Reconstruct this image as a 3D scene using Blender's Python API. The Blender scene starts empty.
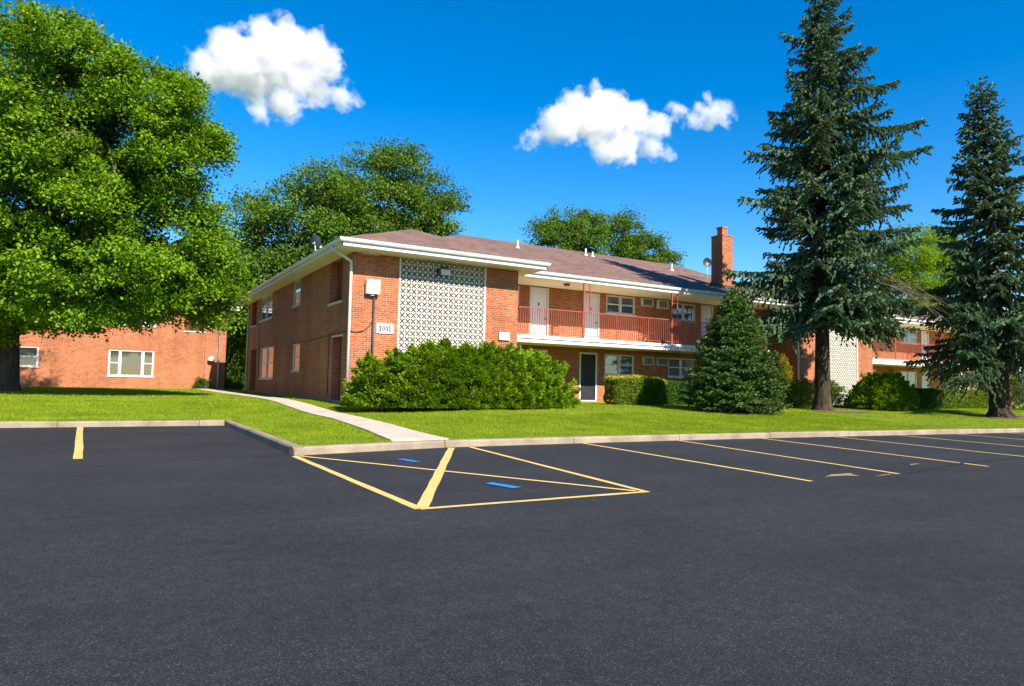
import bpy, math, random
import numpy as np
from mathutils import Vector, Matrix

random.seed(7)
RNG = np.random.default_rng(11)
scene = bpy.context.scene
COL = scene.collection
G = 0.47                      # building grade above the parking lot

# ------------------------------------------------------------------ camera
F_PX, EYE = 690.4, 1.25
YAW, PITCH, ROLL = map(math.radians, (30.157, 3.3825, -1.2542))
def cam_axes():
    cy, sy, cp, sp = math.cos(YAW), math.sin(YAW), math.cos(PITCH), math.sin(PITCH)
    f = Vector((sy*cp, cy*cp, sp)); r = Vector((cy, -sy, 0)); d = f.cross(r)
    c, s = math.cos(ROLL), math.sin(ROLL)
    return c*r + s*d, -s*r + c*d, f
CR, CD, CF = cam_axes()
def at(px, py, Y):
    """world point on the plane y = Y seen at a pixel of the photograph"""
    v = CR*((px-512)/F_PX) + CD*((py-343)/F_PX) + CF
    v = v*(Y/v.y)
    return Vector((v.x, v.y, v.z+EYE))
def mpp(px, py, Y):
    p = at(px, py, Y)-Vector((0, 0, EYE))
    return p.dot(CF)/F_PX
cam = bpy.data.cameras.new('camera')
cam.sensor_width = 36; cam.lens = F_PX/1024*36; cam.clip_start = .1; cam.clip_end = 8000
co = bpy.data.objects.new('camera', cam); COL.objects.link(co)
co.matrix_world = Matrix(((CR.x, -CD.x, -CF.x, 0), (CR.y, -CD.y, -CF.y, 0), (CR.z, -CD.z, -CF.z, EYE), (0, 0, 0, 1)))
scene.camera = co

# ------------------------------------------------------------------ world, sun
SUN = Vector((.11, -1.0, .79)).normalized()
elev = math.asin(SUN.z); az = math.atan2(SUN.x, SUN.y)
w = bpy.data.worlds.new('World'); scene.world = w; w.use_nodes = True
nt = w.node_tree; nt.nodes.clear()
out = nt.nodes.new('ShaderNodeOutputWorld'); bg = nt.nodes.new('ShaderNodeBackground')
sky = nt.nodes.new('ShaderNodeTexSky'); sky.sky_type = 'NISHITA'; sky.sun_disc = False
sky.sun_elevation = elev; sky.sun_rotation = az
sky.air_density = 1.0; sky.dust_density = 0.15; sky.ozone_density = 3.0; sky.altitude = 200
hsv = nt.nodes.new('ShaderNodeHueSaturation'); hsv.inputs['Saturation'].default_value = 1.47
hsv.inputs['Hue'].default_value = .503
nt.links.new(sky.outputs[0], hsv.inputs['Color']); nt.links.new(hsv.outputs[0], bg.inputs['Color'])
bg.inputs['Strength'].default_value = 0.095
nt.links.new(bg.outputs[0], out.inputs[0])
sl = bpy.data.lights.new('sun', 'SUN'); sl.energy = 5.0; sl.angle = math.radians(.5); sl.color = (1, .93, .82)
so = bpy.data.objects.new('sun', sl); COL.objects.link(so)
so.rotation_euler = SUN.to_track_quat('Z', 'Y').to_euler(); so.location = SUN*60
scene.view_settings.view_transform = 'Standard'; scene.view_settings.look = 'None'
scene.view_settings.exposure = 1.15; scene.view_settings.gamma = 1.0; scene.view_settings.use_curve_mapping = False
scene.cycles.use_denoising = True
scene.cycles.max_bounces = 12; scene.cycles.transparent_max_bounces = 12
scene.cycles.diffuse_bounces = 4; scene.cycles.volume_bounces = 10

# ------------------------------------------------------------------ materials
class N:
    def __init__(s, name):
        s.m = bpy.data.materials.new(name); s.m.use_nodes = True
        s.t = s.m.node_tree; s.t.nodes.clear()
        s.o = s.t.nodes.new('ShaderNodeOutputMaterial')
    def n(s, typ, **kw):
        x = s.t.nodes.new('ShaderNode'+typ)
        for k, v in kw.items():
            if k in x.inputs.keys(): x.inputs[k].default_value = v
            else: setattr(x, k, v)
        return x
    def l(s, a, b): s.t.links.new(a, b)
    def mix(s, a, b, f, mode='MIX'):
        x = s.t.nodes.new('ShaderNodeMix'); x.data_type = 'RGBA'; x.blend_type = mode
        for sock, v in ((x.inputs[0], f), (x.inputs[6], a), (x.inputs[7], b)):
            if isinstance(v, bpy.types.NodeSocket): s.l(v, sock)
            elif isinstance(v, (int, float)): sock.default_value = v
            else: sock.default_value = (*v, 1)
        return x.outputs[2]
    def ramp(s, inp, a, b):
        x = s.n('MapRange'); x.inputs['From Min'].default_value = a; x.inputs['From Max'].default_value = b
        s.l(inp, x.inputs['Value']); return x.outputs[0]
    def noise(s, scale, detail=4, rough=.55, vec=None, dist=0):
        x = s.n('TexNoise'); x.inputs['Scale'].default_value = scale; x.inputs['Detail'].default_value = detail
        x.inputs['Roughness'].default_value = rough; x.inputs['Distortion'].default_value = dist
        if vec is not None: s.l(vec, x.inputs['Vector'])
        return x.outputs['Fac']
    def pos(s): return s.n('NewGeometry').outputs['Position']
    def obj(s): return s.n('TexCoord').outputs['Object']
    def uv(s): return s.n('TexCoord').outputs['UV']
    def done(s, col, rough=.7, bump=None, bstr=.3, bdist=.01, spec=.3, metal=0):
        p = s.n('BsdfPrincipled')
        for sock, v in ((p.inputs['Base Color'], col), (p.inputs['Roughness'], rough)):
            if isinstance(v, bpy.types.NodeSocket): s.l(v, sock)
            elif isinstance(v, (int, float)): sock.default_value = v
            else: sock.default_value = (*v, 1)
        p.inputs['Specular IOR Level'].default_value = spec; p.inputs['Metallic'].default_value = metal
        if bump is not None:
            b = s.n('Bump'); b.inputs['Strength'].default_value = bstr; b.inputs['Distance'].default_value = bdist
            s.l(bump, b.inputs['Height']); s.l(b.outputs[0], p.inputs['Normal'])
        s.l(p.outputs[0], s.o.inputs[0])
        return s.m

def plain(name, col, rough=.6, var=.12, scale=3., spec=.3, metal=0):
    s = N(name); p = s.obj()
    f = s.ramp(s.noise(scale, 5, .6, p), .3, .7)
    d = tuple(c*(1-var) for c in col); u = tuple(min(1, c*(1+var*.5)) for c in col)
    return s.done(s.mix(d, u, f), rough, s.noise(60, 3, .6, p), .08, .004, spec, metal)

def brick_mat(name, c1, c2, mort):
    s = N(name); uv = s.uv()
    b = s.n('TexBrick'); b.offset = .5
    s.l(uv, b.inputs['Vector']); b.inputs['Scale'].default_value = 1
    b.inputs['Brick Width'].default_value = .215; b.inputs['Row Height'].default_value = .0735
    b.inputs['Mortar Size'].default_value = .0065; b.inputs['Mortar Smooth'].default_value = .15; b.inputs['Bias'].default_value = -.1
    b.inputs['Color1'].default_value = (*c1, 1); b.inputs['Color2'].default_value = (*c2, 1); b.inputs['Mortar'].default_value = (*mort, 1)
    big = s.ramp(s.noise(.45, 5, .6, s.obj()), .32, .68)
    mid = s.ramp(s.noise(9, 3, .6, uv), .3, .7)
    c = s.mix(b.outputs['Color'], s.mix((.74, .72, .72), (1.12, 1.08, 1.05), big), .85, 'MULTIPLY')
    c = s.mix(c, s.mix((.8, .78, .76), (1.15, 1.12, 1.1), mid), .8, 'MULTIPLY')
    mp = s.n('Mapping'); mp.inputs['Scale'].default_value = (1.6, .16, 1); s.l(uv, mp.inputs[0])
    c = s.mix(c, s.mix((.78, .76, .75), (1.06, 1.06, 1.06), s.ramp(s.noise(1, 5, .6, mp.outputs[0]), .30, .52)), .8, 'MULTIPLY')
    inv = s.n('Math', operation='SUBTRACT'); inv.inputs[0].default_value = 1; s.l(b.outputs['Fac'], inv.inputs[1])
    return s.done(c, .85, inv.outputs[0], .6, .008, .2)

M = {}
M['brick'] = brick_mat('orange_brick', (.40, .116, .037), (.24, .064, .025), (.46, .33, .23))
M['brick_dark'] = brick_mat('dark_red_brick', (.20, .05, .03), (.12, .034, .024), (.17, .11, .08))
M['white'] = plain('white_paint', (.62, .61, .585), .5, .16, 1.3)
M['gutter'] = plain('gutter_enamel', (.58, .60, .575), .4, .18, 1.1)
M['cream'] = plain('cream_soffit', (.78, .70, .52), .7, .08, 1.2)
M['block'] = plain('cream_breeze_block', (.48, .455, .39), .85, .22, 5)
M['door'] = plain('white_door', (.66, .64, .68), .45, .06)
M['rail'] = plain('red_brown_iron', (.30, .072, .042), .5, .2, 6)
M['dark'] = plain('dark_metal', (.04, .042, .045), .5, .2)
M['grey'] = plain('grey_metal', (.30, .31, .32), .45, .15)
M['screen'] = plain('dark_screen_mesh', (.022, .024, .028), .55, .3)
M['blind'] = plain('beige_blind', (.46, .40, .29), .8, .06)
M['shade'] = plain('grey_blind', (.27, .30, .31), .8, .08)
M['sill'] = plain('limestone_sill', (.58, .54, .47), .8, .15)
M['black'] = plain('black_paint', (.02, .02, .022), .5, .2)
M['sign'] = plain('sign_white', (.66, .64, .62), .4, .03)
M['digit'] = plain('digit_paint', (.035, .015, .012), .5, .05)
M['soil'] = plain('bare_soil', (.17, .105, .07), .95, .35, 9)
M['twig'] = plain('dead_twig', (.13, .092, .058), .9, .25, 8)
M['dish'] = plain('dish_grey', (.035, .043, .056), .45, .1)
M['foundation'] = plain('foundation_concrete', (.22, .18, .15), .9, .2, 4)

def glass():
    s = N('window_glass'); t = s.n('BsdfTransparent'); t.inputs[0].default_value = (.93, .96, .97, 1)
    g = s.n('BsdfGlossy'); g.inputs['Roughness'].default_value = .03; g.inputs[0].default_value = (.9, .95, 1, 1)
    fr = s.n('Fresnel'); fr.inputs[0].default_value = 1.6
    r = s.ramp(fr.outputs[0], 0, .8); mx = s.n('MixShader')
    a = s.n('Math', operation='ADD'); s.l(r, a.inputs[0]); a.inputs[1].default_value = .05
    s.l(a.outputs[0], mx.inputs[0]); s.l(t.outputs[0], mx.inputs[1]); s.l(g.outputs[0], mx.inputs[2])
    s.l(mx.outputs[0], s.o.inputs[0]); return s.m
M['glass'] = glass()

def asphalt():
    s = N('asphalt'); p = s.pos()
    agg = s.n('TexVoronoi'); agg.inputs['Scale'].default_value = 170; s.l(p, agg.inputs['Vector'])
    ag = s.n('TexWhiteNoise'); s.l(agg.outputs['Color'], ag.inputs['Vector'])
    sp = s.ramp(ag.outputs['Value'], .72, 1.0)
    fine = s.ramp(s.noise(46, 6, .8, p), .3, .7)
    v2 = s.n('TexVoronoi'); v2.inputs['Scale'].default_value = 75; s.l(p, v2.inputs['Vector'])
    w2 = s.n('TexWhiteNoise'); s.l(v2.outputs['Color'], w2.inputs['Vector'])
    grain = s.n('Math', operation='MULTIPLY'); s.l(s.ramp(w2.outputs['Value'], .84, .97), grain.inputs[0]); s.l(s.ramp(v2.outputs['Distance'], .45, .2), grain.inputs[1])
    mott = s.ramp(s.noise(7, 9, .82, p), .3, .7); patch = s.ramp(s.noise(.55, 6, .6, p, .6), .42, .60)
    mp = s.n('Mapping'); mp.inputs['Scale'].default_value = (.22, 1.1, 1); mp.inputs['Rotation'].default_value = (0, 0, .12); s.l(p, mp.inputs[0])
    streak = s.ramp(s.noise(1.0, 5, .6, mp.outputs[0]), .33, .7)
    big = s.ramp(s.noise(.16, 4, .55, p), .3, .7)
    c = s.mix((.0084, .0088, .0099), (.0212, .0219, .0244), fine)
    c = s.mix(c, (.10, .10, .102), s.mix((0, 0, 0), (.55, .55, .55), sp))
    c = s.mix(c, s.mix((.82, .82, .84), (1.14, 1.13, 1.12), streak), 1, 'MULTIPLY')
    c = s.mix(c, s.mix((.88, .88, .89), (1.1, 1.1, 1.1), big), 1, 'MULTIPLY')
    c = s.mix(c, s.mix((.55, .55, .55), (1.45, 1.45, 1.45), mott), 1, 'MULTIPLY')
    c = s.mix(c, s.mix((.90, .90, .91), (1.08, 1.08, 1.07), patch), 1, 'MULTIPLY')
    c = s.mix(c, (.115, .113, .112), s.mix((0, 0, 0), (.6, .6, .6), grain.outputs[0]))
    oil = s.n('TexVoronoi'); oil.inputs['Scale'].default_value = .42; s.l(p, oil.inputs['Vector'])
    oz = s.n('Math', operation='ADD'); s.l(oil.outputs['Distance'], oz.inputs[0]); s.l(s.noise(5, 5, .7, p), oz.inputs[1])
    c = s.mix(s.mix(c, (.012, .012, .013), .55), c, s.ramp(oz.outputs[0], .56, .68))
    # fine dark hairline cracks and tar seams
    vo = s.n('TexVoronoi', feature='DISTANCE_TO_EDGE'); vo.inputs['Scale'].default_value = .16
    wv = s.n('Vector' 'Math', operation='ADD'); s.l(p, wv.inputs[0])
    nz = s.n('TexNoise'); nz.inputs['Scale'].default_value = 1.3; nz.inputs['Detail'].default_value = 6; s.l(p, nz.inputs['Vector']); s.l(nz.outputs['Color'], wv.inputs[1])
    s.l(wv.outputs[0], vo.inputs['Vector'])
    cr = s.ramp(vo.outputs['Distance'], .0009, .0022)
    c = s.mix(s.mix(c, (.02, .02, .022), .45), c, cr)
    add = s.n('Math', operation='ADD'); s.l(fine, add.inputs[0]); s.l(sp, add.inputs[1])
    return s.done(c, .82, add.outputs[0], .55, .006, .28)
M['asphalt'] = asphalt()

def concrete(name, a, b):
    s = N(name); p = s.pos()
    f = s.ramp(s.noise(1.6, 7, .65, p), .3, .72); g = s.ramp(s.noise(38, 4, .7, p), .3, .7)
    c = s.mix(a, b, f); c = s.mix(c, s.mix((.84, .83, .82), (1.08, 1.08, 1.07), g), 1, 'MULTIPLY')
    return s.done(c, .9, g, .3, .004, .2)
M['kerb'] = concrete('kerb_concrete', (.18, .14, .098), (.34, .27, .195))
M['walk'] = concrete('sidewalk_concrete', (.40, .33, .265), (.55, .465, .38))

def paint(name, col):
    s = N(name); p = s.pos()
    n = s.ramp(s.noise(30, 6, .78, p), .33, .47); b = s.ramp(s.noise(1.1, 4, .6, p), .3, .7)
    c = s.mix(tuple(x*.82 for x in col), col, b); c = s.mix((.10, .09, .07), c, s.mix((.55, .55, .55), (1, 1, 1), n))
    return s.done(c, .7, s.noise(80, 3, .7, p), .2, .003, .3)
M['yellow'] = paint('yellow_line_paint', (.66, .45, .14))
M['faded'] = paint('faded_line_paint', (.30, .225, .09))
M['blue'] = paint('blue_line_paint', (.008, .19, .50))

def lawn_mat(name='lawn_turf'):
    s = N(name); p = s.pos()
    mp = s.n('Mapping'); mp.inputs['Rotation'].default_value = (0, 0, .35); mp.inputs['Scale'].default_value = (.35, 1.0, 1); s.l(p, mp.inputs[0])
    big = s.ramp(s.noise(.9, 5, .62, mp.outputs[0]), .3, .7); mid = s.ramp(s.noise(5.5, 5, .65, p), .3, .7); fi = s.ramp(s.noise(55, 4, .75, p), .25, .75)
    c = s.mix((.125, .20, .012), (.25, .31, .02), big)
    c = s.mix(c, s.mix((.72, .78, .7), (1.2, 1.15, 1.1), mid), 1, 'MULTIPLY')
    c = s.mix(c, s.mix((.55, .6, .5), (1.3, 1.25, 1.1), fi), .9, 'MULTIPLY')
    return s.done(c, .9, fi, .8, .02, .15)
M['lawn'] = lawn_mat()

def leaf(name, cols, trans=.35, rough=.6, spec=.14, pscale=.55, plo=(.8, .86, .8), phi=(1.18, 1.12, 1.0)):
    """leaf material: natural colour differences leaf by leaf, light passes through"""
    s = N(name)
    r = s.n('NewGeometry').outputs['Random Per Island']
    x = s.n('ValToRGB'); s.l(r, x.inputs[0]); e = x.color_ramp.elements
    e[0].color = (*cols[0], 1); e[1].color = (*cols[-1], 1)
    for i, c in enumerate(cols[1:-1]):
        k = e.new((i+1)/(len(cols)-1)); k.color = (*c, 1)
    patch = s.ramp(s.noise(pscale, 4, .55, s.pos()), .3, .7)
    c = s.mix(x.outputs[0], s.mix(plo, phi, patch), 1, 'MULTIPLY')
    p = s.n('BsdfPrincipled'); s.l(c, p.inputs['Base Color']); p.inputs['Roughness'].default_value = rough
    p.inputs['Specular IOR Level'].default_value = spec
    t = s.n('BsdfTranslucent'); s.l(s.mix(c, (1.5, 1.35, .7), 1, 'MULTIPLY'), t.inputs[0])
    m = s.n('MixShader'); m.inputs[0].default_value = trans
    s.l(p.outputs[0], m.inputs[1]); s.l(t.outputs[0], m.inputs[2]); s.l(m.outputs[0], s.o.inputs[0])
    return s.m
M['leaf_bright'] = leaf('bright_green_leaves', [(.045, .11, .004), (.095, .20, .005), (.145, .265, .007), (.21, .32, .012)], .38)
M['leaf_mid'] = leaf('mid_green_leaves', [(.045, .10, .010), (.075, .15, .011), (.105, .185, .016), (.14, .21, .028)], .32)
M['leaf_dark'] = leaf('dark_green_leaves', [(.035, .085, .010), (.055, .12, .013), (.075, .15, .018)], .3)
M['leaf_lime'] = leaf('lime_green_leaves', [(.09, .17, .008), (.15, .25, .010), (.21, .31, .014)], .4)
M['blue_needle'] = leaf('blue_green_needles', [(.06, .115, .068), (.085, .155, .09), (.13, .20, .115), (.18, .215, .085)], .12, .5)
M['dark_needle'] = leaf('dark_green_needles', [(.042, .09, .028), (.075, .145, .038), (.11, .19, .045), (.15, .22, .045)], .15, .5)
M['juniper'] = leaf('juniper_sprays', [(.07, .16, .004), (.13, .24, .006), (.19, .30, .008), (.26, .36, .012)], .30, .6)
M['hedge'] = leaf('hedge_leaves', [(.055, .11, .006), (.09, .16, .008), (.14, .19, .012)], .28, .55)
M['hedge_gold'] = leaf('golden_leaves', [(.30, .29, .015), (.42, .36, .02), (.25, .27, .02)], .35, .55)
M['arbor'] = leaf('arborvitae_sprays', [(.035, .085, .012), (.06, .12, .016), (.09, .15, .02)], .2, .6)
M['flower'] = leaf('white_petals', [(.7, .7, .66), (.6, .62, .55)], .3)
def bark(name, a, b):
    s = N(name); p = s.obj(); mp = s.n('Mapping'); mp.inputs['Scale'].default_value = (9, 9, 1.6); s.l(p, mp.inputs[0])
    f = s.noise(1, 7, .7, mp.outputs[0]); r = s.ramp(f, .35, .65)
    return s.done(s.mix(a, b, r), .95, f, 1.0, .05, .1)
M['bark'] = bark('grey_bark', (.05, .037, .026), (.16, .12, .085))
M['bark_spruce'] = bark('spruce_bark', (.016, .012, .009), (.085, .06, .038))

def shingle():
    s = N('roof_shingles'); uv = s.uv(); b = s.n('TexBrick'); b.offset = .5; s.l(uv, b.inputs['Vector'])
    b.inputs['Scale'].default_value = 1; b.inputs['Brick Width'].default_value = .32; b.inputs['Row Height'].default_value = .14
    b.inputs['Mortar Size'].default_value = .006; b.inputs['Mortar Smooth'].default_value = .6
    b.inputs['Color1'].default_value = (.205, .128, .104, 1); b.inputs['Color2'].default_value = (.125, .078, .066, 1); b.inputs['Mortar'].default_value = (.07, .045, .042, 1)
    big = s.ramp(s.noise(.5, 6, .65, s.obj()), .3, .7); fi = s.ramp(s.noise(30, 4, .7, s.obj()), .3, .7)
    c = s.mix(b.outputs['Color'], s.mix((.78, .78, .78), (1.2, 1.16, 1.12), big), 1, 'MULTIPLY')
    c = s.mix(c, s.mix((.75, .75, .75), (1.2, 1.2, 1.2), fi), 1, 'MULTIPLY')
    return s.done(c, .92, fi, .5, .01, .15)
M['shingle'] = shingle()

# ------------------------------------------------------------------ object helpers
def tag(o, label=None, cat=None, group=None, kind=None):
    if label: o['label'] = label
    if cat: o['category'] = cat
    if group: o['group'] = group
    if kind: o['kind'] = kind
    return o
def empty(name, loc, label, cat, group=None):
    o = bpy.data.objects.new(name, None); COL.objects.link(o); o.location = loc; o.empty_display_size = .3
    return tag(o, label, cat, group)

class MB:
    """collects faces for ONE mesh object; UVs are in metres so that bricks and shingles keep their size"""
    def __init__(s): s.v = []; s.f = []; s.uv = []
    def poly(s, pts, uv=None):
        pts = [Vector(p) for p in pts]; k = len(s.v); s.v += pts; s.f.append(list(range(k, k+len(pts))))
        if uv is None:
            n = (pts[1]-pts[0]).cross(pts[2]-pts[0])
            a = max(range(3), key=lambda i: abs(n[i]))
            uv = [((p.y, p.z), (p.x, p.z), (p.x, p.y))[a] for p in pts]
        s.uv += list(uv)
    def box(s, x0, x1, y0, y1, z0, z1):
        x0, x1 = sorted((x0, x1)); y0, y1 = sorted((y0, y1)); z0, z1 = sorted((z0, z1))
        s.poly([(x0, y0, z0), (x1, y0, z0), (x1, y0, z1), (x0, y0, z1)]); s.poly([(x1, y1, z0), (x0, y1, z0), (x0, y1, z1), (x1, y1, z1)])
        s.poly([(x0, y1, z0), (x0, y0, z0), (x0, y0, z1), (x0, y1, z1)]); s.poly([(x1, y0, z0), (x1, y1, z0), (x1, y1, z1), (x1, y0, z1)])
        s.poly([(x0, y0, z1), (x1, y0, z1), (x1, y1, z1), (x0, y1, z1)]); s.poly([(x0, y1, z0), (x1, y1, z0), (x1, y0, z0), (x0, y0, z0)])
        return s
    def tube(s, pts, radii, seg=8, cap=True):
        pts = [Vector(p) for p in pts]; rings = []
        if isinstance(radii, (int, float)): radii = [radii]*len(pts)
        for i, p in enumerate(pts):
            d = (pts[min(i+1, len(pts)-1)]-pts[max(i-1, 0)]).normalized()
            u = d.orthogonal().normalized() if i == 0 else (pu-d*pu.dot(d)).normalized()
            pu = u; v = d.cross(u)
            rings.append([p+(u*math.cos(a)+v*math.sin(a))*radii[i] for a in (2*math.pi*k/seg for k in range(seg))])
        base = len(s.v)
        for r in rings: s.v += r
        for i in range(len(rings)-1):
            for k in range(seg):
                k2 = (k+1) % seg
                s.f.append([base+i*seg+k, base+i*seg+k2, base+(i+1)*seg+k2, base+(i+1)*seg+k]); s.uv += [(0, 0)]*4
        if cap:
            s.f.append([base+k for k in range(seg)][::-1]); s.uv += [(0, 0)]*seg
            e = base+(len(rings)-1)*seg; s.f.append([e+k for k in range(seg)]); s.uv += [(0, 0)]*seg
        return s
    def build(s, name, mat, parent=None, loc=None, smooth=False, bevel=0):
        me = bpy.data.meshes.new(name); me.from_pydata([tuple(p) for p in s.v], [], s.f); me.materials.append(mat)
        ul = me.uv_layers.new(name='UVMap'); ul.data.foreach_set('uv', [c for q in s.uv for c in q])
        if smooth: me.polygons.foreach_set('use_smooth', [True]*len(me.polygons))
        o = bpy.data.objects.new(name, me); COL.objects.link(o)
        if parent: o.parent = parent
        if loc is not None: o.location = loc
        if bevel:
            b = o.modifiers.new('bevel', 'BEVEL'); b.width = bevel; b.segments = 2; b.limit_method = 'ANGLE'
        return o

def np_mesh(name, verts, nper, mat, parent=None, loc=None):
    """verts (N*nper,3): N separate faces of nper corners"""
    me = bpy.data.meshes.new(name); nv = len(verts); nf = nv//nper
    me.vertices.add(nv); me.vertices.foreach_set('co', np.ascontiguousarray(verts, dtype=np.float32).ravel())
    me.loops.add(nv); me.loops.foreach_set('vertex_index', np.arange(nv, dtype=np.int32))
    me.polygons.add(nf); me.polygons.foreach_set('loop_start', np.arange(0, nv, nper, dtype=np.int32))
    me.update(calc_edges=True); me.validate(); me.materials.append(mat)
    o = bpy.data.objects.new(name, me); COL.objects.link(o)
    if parent: o.parent = parent
    if loc is not None: o.location = loc
    return o

# ------------------------------------------------------------------ ground
def sstep(t): t = np.clip(t, 0, 1); return t*t*(3-2*t)
CURB_R = [(2.66, 11.6), (3.6, 11.9), (5.6, 12.18), (9, 12.22), (12, 12.2), (16, 12.05), (21, 11.75), (28, 11.4), (40, 11.0), (75, 10.4)]
CX = np.array([p[0] for p in CURB_R]); CY = np.array([p[1] for p in CURB_R])
LX, LY = 2.66, 19.4          # right and far edge of the left bay
def lot_dist(x, y):
    x = np.asarray(x, float); y = np.asarray(y, float)
    d1 = np.hypot(np.maximum(x-LX, 0), np.maximum(y-LY, 0))
    d2 = np.maximum(y-np.interp(x, CX, CY), 0)+np.where(x < LX, 0, 0)
    return np.where(x < LX, np.maximum(y-LY, 0), np.minimum(d1, d2))
def hgt(x, y):
    d = lot_dist(x, y)
    bump = .018*np.sin(np.asarray(x)*.7+1)*np.sin(np.asarray(y)*.55)*sstep(d/3)*sstep((22.5-np.asarray(y))/3)
    return .135+(G-.135)*sstep(d/10)+bump
PATH_L = [(4.6, 12.3), (4.95, 15), (5.24, 18.3), (5.28, 22.4), (5.26, 26), (5.05, 29.5), (4.9, 34.5), (4.8, 38), (4.8, 46), (4.8, 70)]
PATH_R = [(5.8, 12.3), (5.86, 15), (5.98, 17.7), (6.12, 22), (6.12, 25.4), (5.95, 28.1), (5.75, 32.3), (5.6, 36), (5.6, 46), (5.6, 70)]
def path_x(y):
    y = np.asarray(y, float)
    return (np.interp(y, [p[1] for p in PATH_L], [p[0] for p in PATH_L]), np.interp(y, [p[1] for p in PATH_R], [p[0] for p in PATH_R]))

g = MB(); S = 3000
g.poly([(-S, -S, -.12), (S, -S, -.12), (S, S, -.12), (-S, S, -.12)])
tag(g.build('ground', M['lawn']), kind='structure')

lot = MB()
lot.poly([(-80, -60, 0), (90, -60, 0), (90, 9, 0), (-80, 9, 0)])
lot.poly([(-80, 9, 0), (LX, 9, 0), (LX, LY+.1, 0), (-80, LY+.1, 0)])
xs = [LX]+[p[0] for p in CURB_R[1:]]+[90]
yy = [11.65]+[p[1]+.05 for p in CURB_R[1:]]+[10.3]
lot.poly([(LX, 9, 0)]+[(90, 9, 0)]+[(x, y, 0) for x, y in list(zip(xs, yy))[::-1]])
lot_o = tag(lot.build('parking_lot', M['asphalt']), kind='structure')

def strip(name, a, b, wd, mat, z=.004, seg=14, rag=.006):
    a, b = Vector((*a, 0)), Vector((*b, 0)); d = (b-a).normalized(); n = Vector((-d.y, d.x, 0)); m = MB()
    L = []; R = []
    for i in range(seg+1):
        p = a.lerp(b, i/seg)
        L.append(p+n*(wd/2+random.uniform(-rag, rag))); R.append(p-n*(wd/2+random.uniform(-rag, rag)))
    for i in range(seg):
        m.poly([(*R[i].xy, z), (*R[i+1].xy, z), (*L[i+1].xy, z), (*L[i].xy, z)])
    o = m.build(name, mat, lot_o); return o
strip('parking_line', (-.54, 19.32), (-.34, 12.1), .125, M['yellow'])
strip('parking_line', (-3.4, 19.32), (-3.2, 12.1), .15, M['yellow'])
strip('parking_line', (-6.3, 19.32), (-6.1, 12.1), .15, M['yellow'])
Aul, All, Alr, Aur = (2.66, 11.5), (2.70, 6.38), (5.62, 6.36), (6.14, 12.1)
strip('aisle_line', Aul, All, .10, M['yellow'], .004)
strip('aisle_line', All, Alr, .09, M['yellow'], .005)
strip('aisle_line', Aur, (5.58, 6.36), .09, M['yellow'], .006)
strip('aisle_line', (2.74, 11.48), (5.5, 6.45), .08, M['yellow'], .007)
strip('aisle_line', (2.73, 6.4), (5.70, 12.02), .125, M['yellow'], .008)
strip('blue_marking', (4.10, 10.55), (4.20, 10.08), .13, M['blue'], .009, 6, .01)
strip('blue_marking', (4.16, 7.66), (4.29, 7.18), .15, M['blue'], .010, 6, .01)
for i in range(14):
    x0 = 8.92+2.76*i; y0 = float(np.interp(x0, CX, CY))-.02
    k = [.5, 1.15, 1.2][min(i, 2)]
    strip('parking_line', (x0, y0), (x0-k, 6.2+.03*i), .085, M['yellow'], .004, 14, .005)
def blotch(cx, cy, rx, ry, rot, mat, name, z=.004, parent=None, n=18):
    m = MB(); c, s_ = math.cos(rot), math.sin(rot); pts = []
    for k in range(n):
        a = 2*math.pi*k/n; q = random.uniform(.6, 1.15); x, y = rx*q*math.cos(a), ry*q*math.sin(a)
        pts.append((cx+x*c-y*s_, cy+x*s_+y*c, z))
    m.poly(pts); return m.build(name, mat, parent)
blotch(9.45, 6.5, .36, .09, .15, M['faded'], 'faded_paint', .004, lot_o)
blotch(9.6, 6.44, .13, .14, .1, M['faded'], 'faded_paint', .005, lot_o)
strip('faded_paint', (9.9, 6.2), (10.4, 6.27), .03, M['faded'], .004, 8, .012)
strip('faded_paint', (12.0, 6.9), (12.4, 7.0), .05, M['faded'], .004, 8, .02)
strip('tar_seam', (10.7, 6.2), (13.4, 6.75), .05, M['black'], .0045, 20, .02)
strip('tar_seam', (13.4, 6.75), (16.2, 6.9), .04, M['black'], .0045, 20, .02)

# lawn: one draped sheet with the parking bay cut out
def grid_lawn():
    v = []; f = []; idx = {}
    xs = np.unique(np.round(np.concatenate([np.arange(-70, -14, 4), np.arange(-14, LX-.1, .7), [LX+.17], np.arange(3.4, 46, .7), np.arange(46, 130, 4)]), 3))
    ts = np.unique(np.concatenate([np.linspace(0, 1, 40)**1.6]))
    for i, x in enumerate(xs):
        left = x < LX
        if left: y0 = LY+.17
        else: y0 = np.interp(x, CX, CY)+.17
        for j, t in enumerate(ts):
            y = y0+(120-y0)*t**1.9
            v.append((x, y, float(hgt(x, y))-.012))
    n = len(ts)
    for i in range(len(xs)-1):
        if xs[i] < LX and xs[i+1] > LX: continue
        for j in range(n-1): f.append((i*n+j, (i+1)*n+j, (i+1)*n+j+1, i*n+j+1))
    # seam between the left and right fields
    k = [i for i in range(len(xs)) if xs[i] < LX][-1]
    base = len(v); x0 = xs[k]; x1 = xs[k+1]
    rows = np.linspace(LY+.17, 120, 60)
    for y in rows:
        for x in (x0, LX+.17): v.append((x, y, float(hgt(x, y))-.012))
    for r in range(len(rows)-1): f.append((base+2*r, base+2*r+1, base+2*r+3, base+2*r+2))
    me = bpy.data.meshes.new('lawn'); me.from_pydata(v, [], f); me.materials.append(M['lawn'])
    me.polygons.foreach_set('use_smooth', [True]*len(me.polygons))
    o = bpy.data.objects.new('lawn', me); COL.objects.link(o); return tag(o, kind='structure')
grid_lawn()

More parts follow.
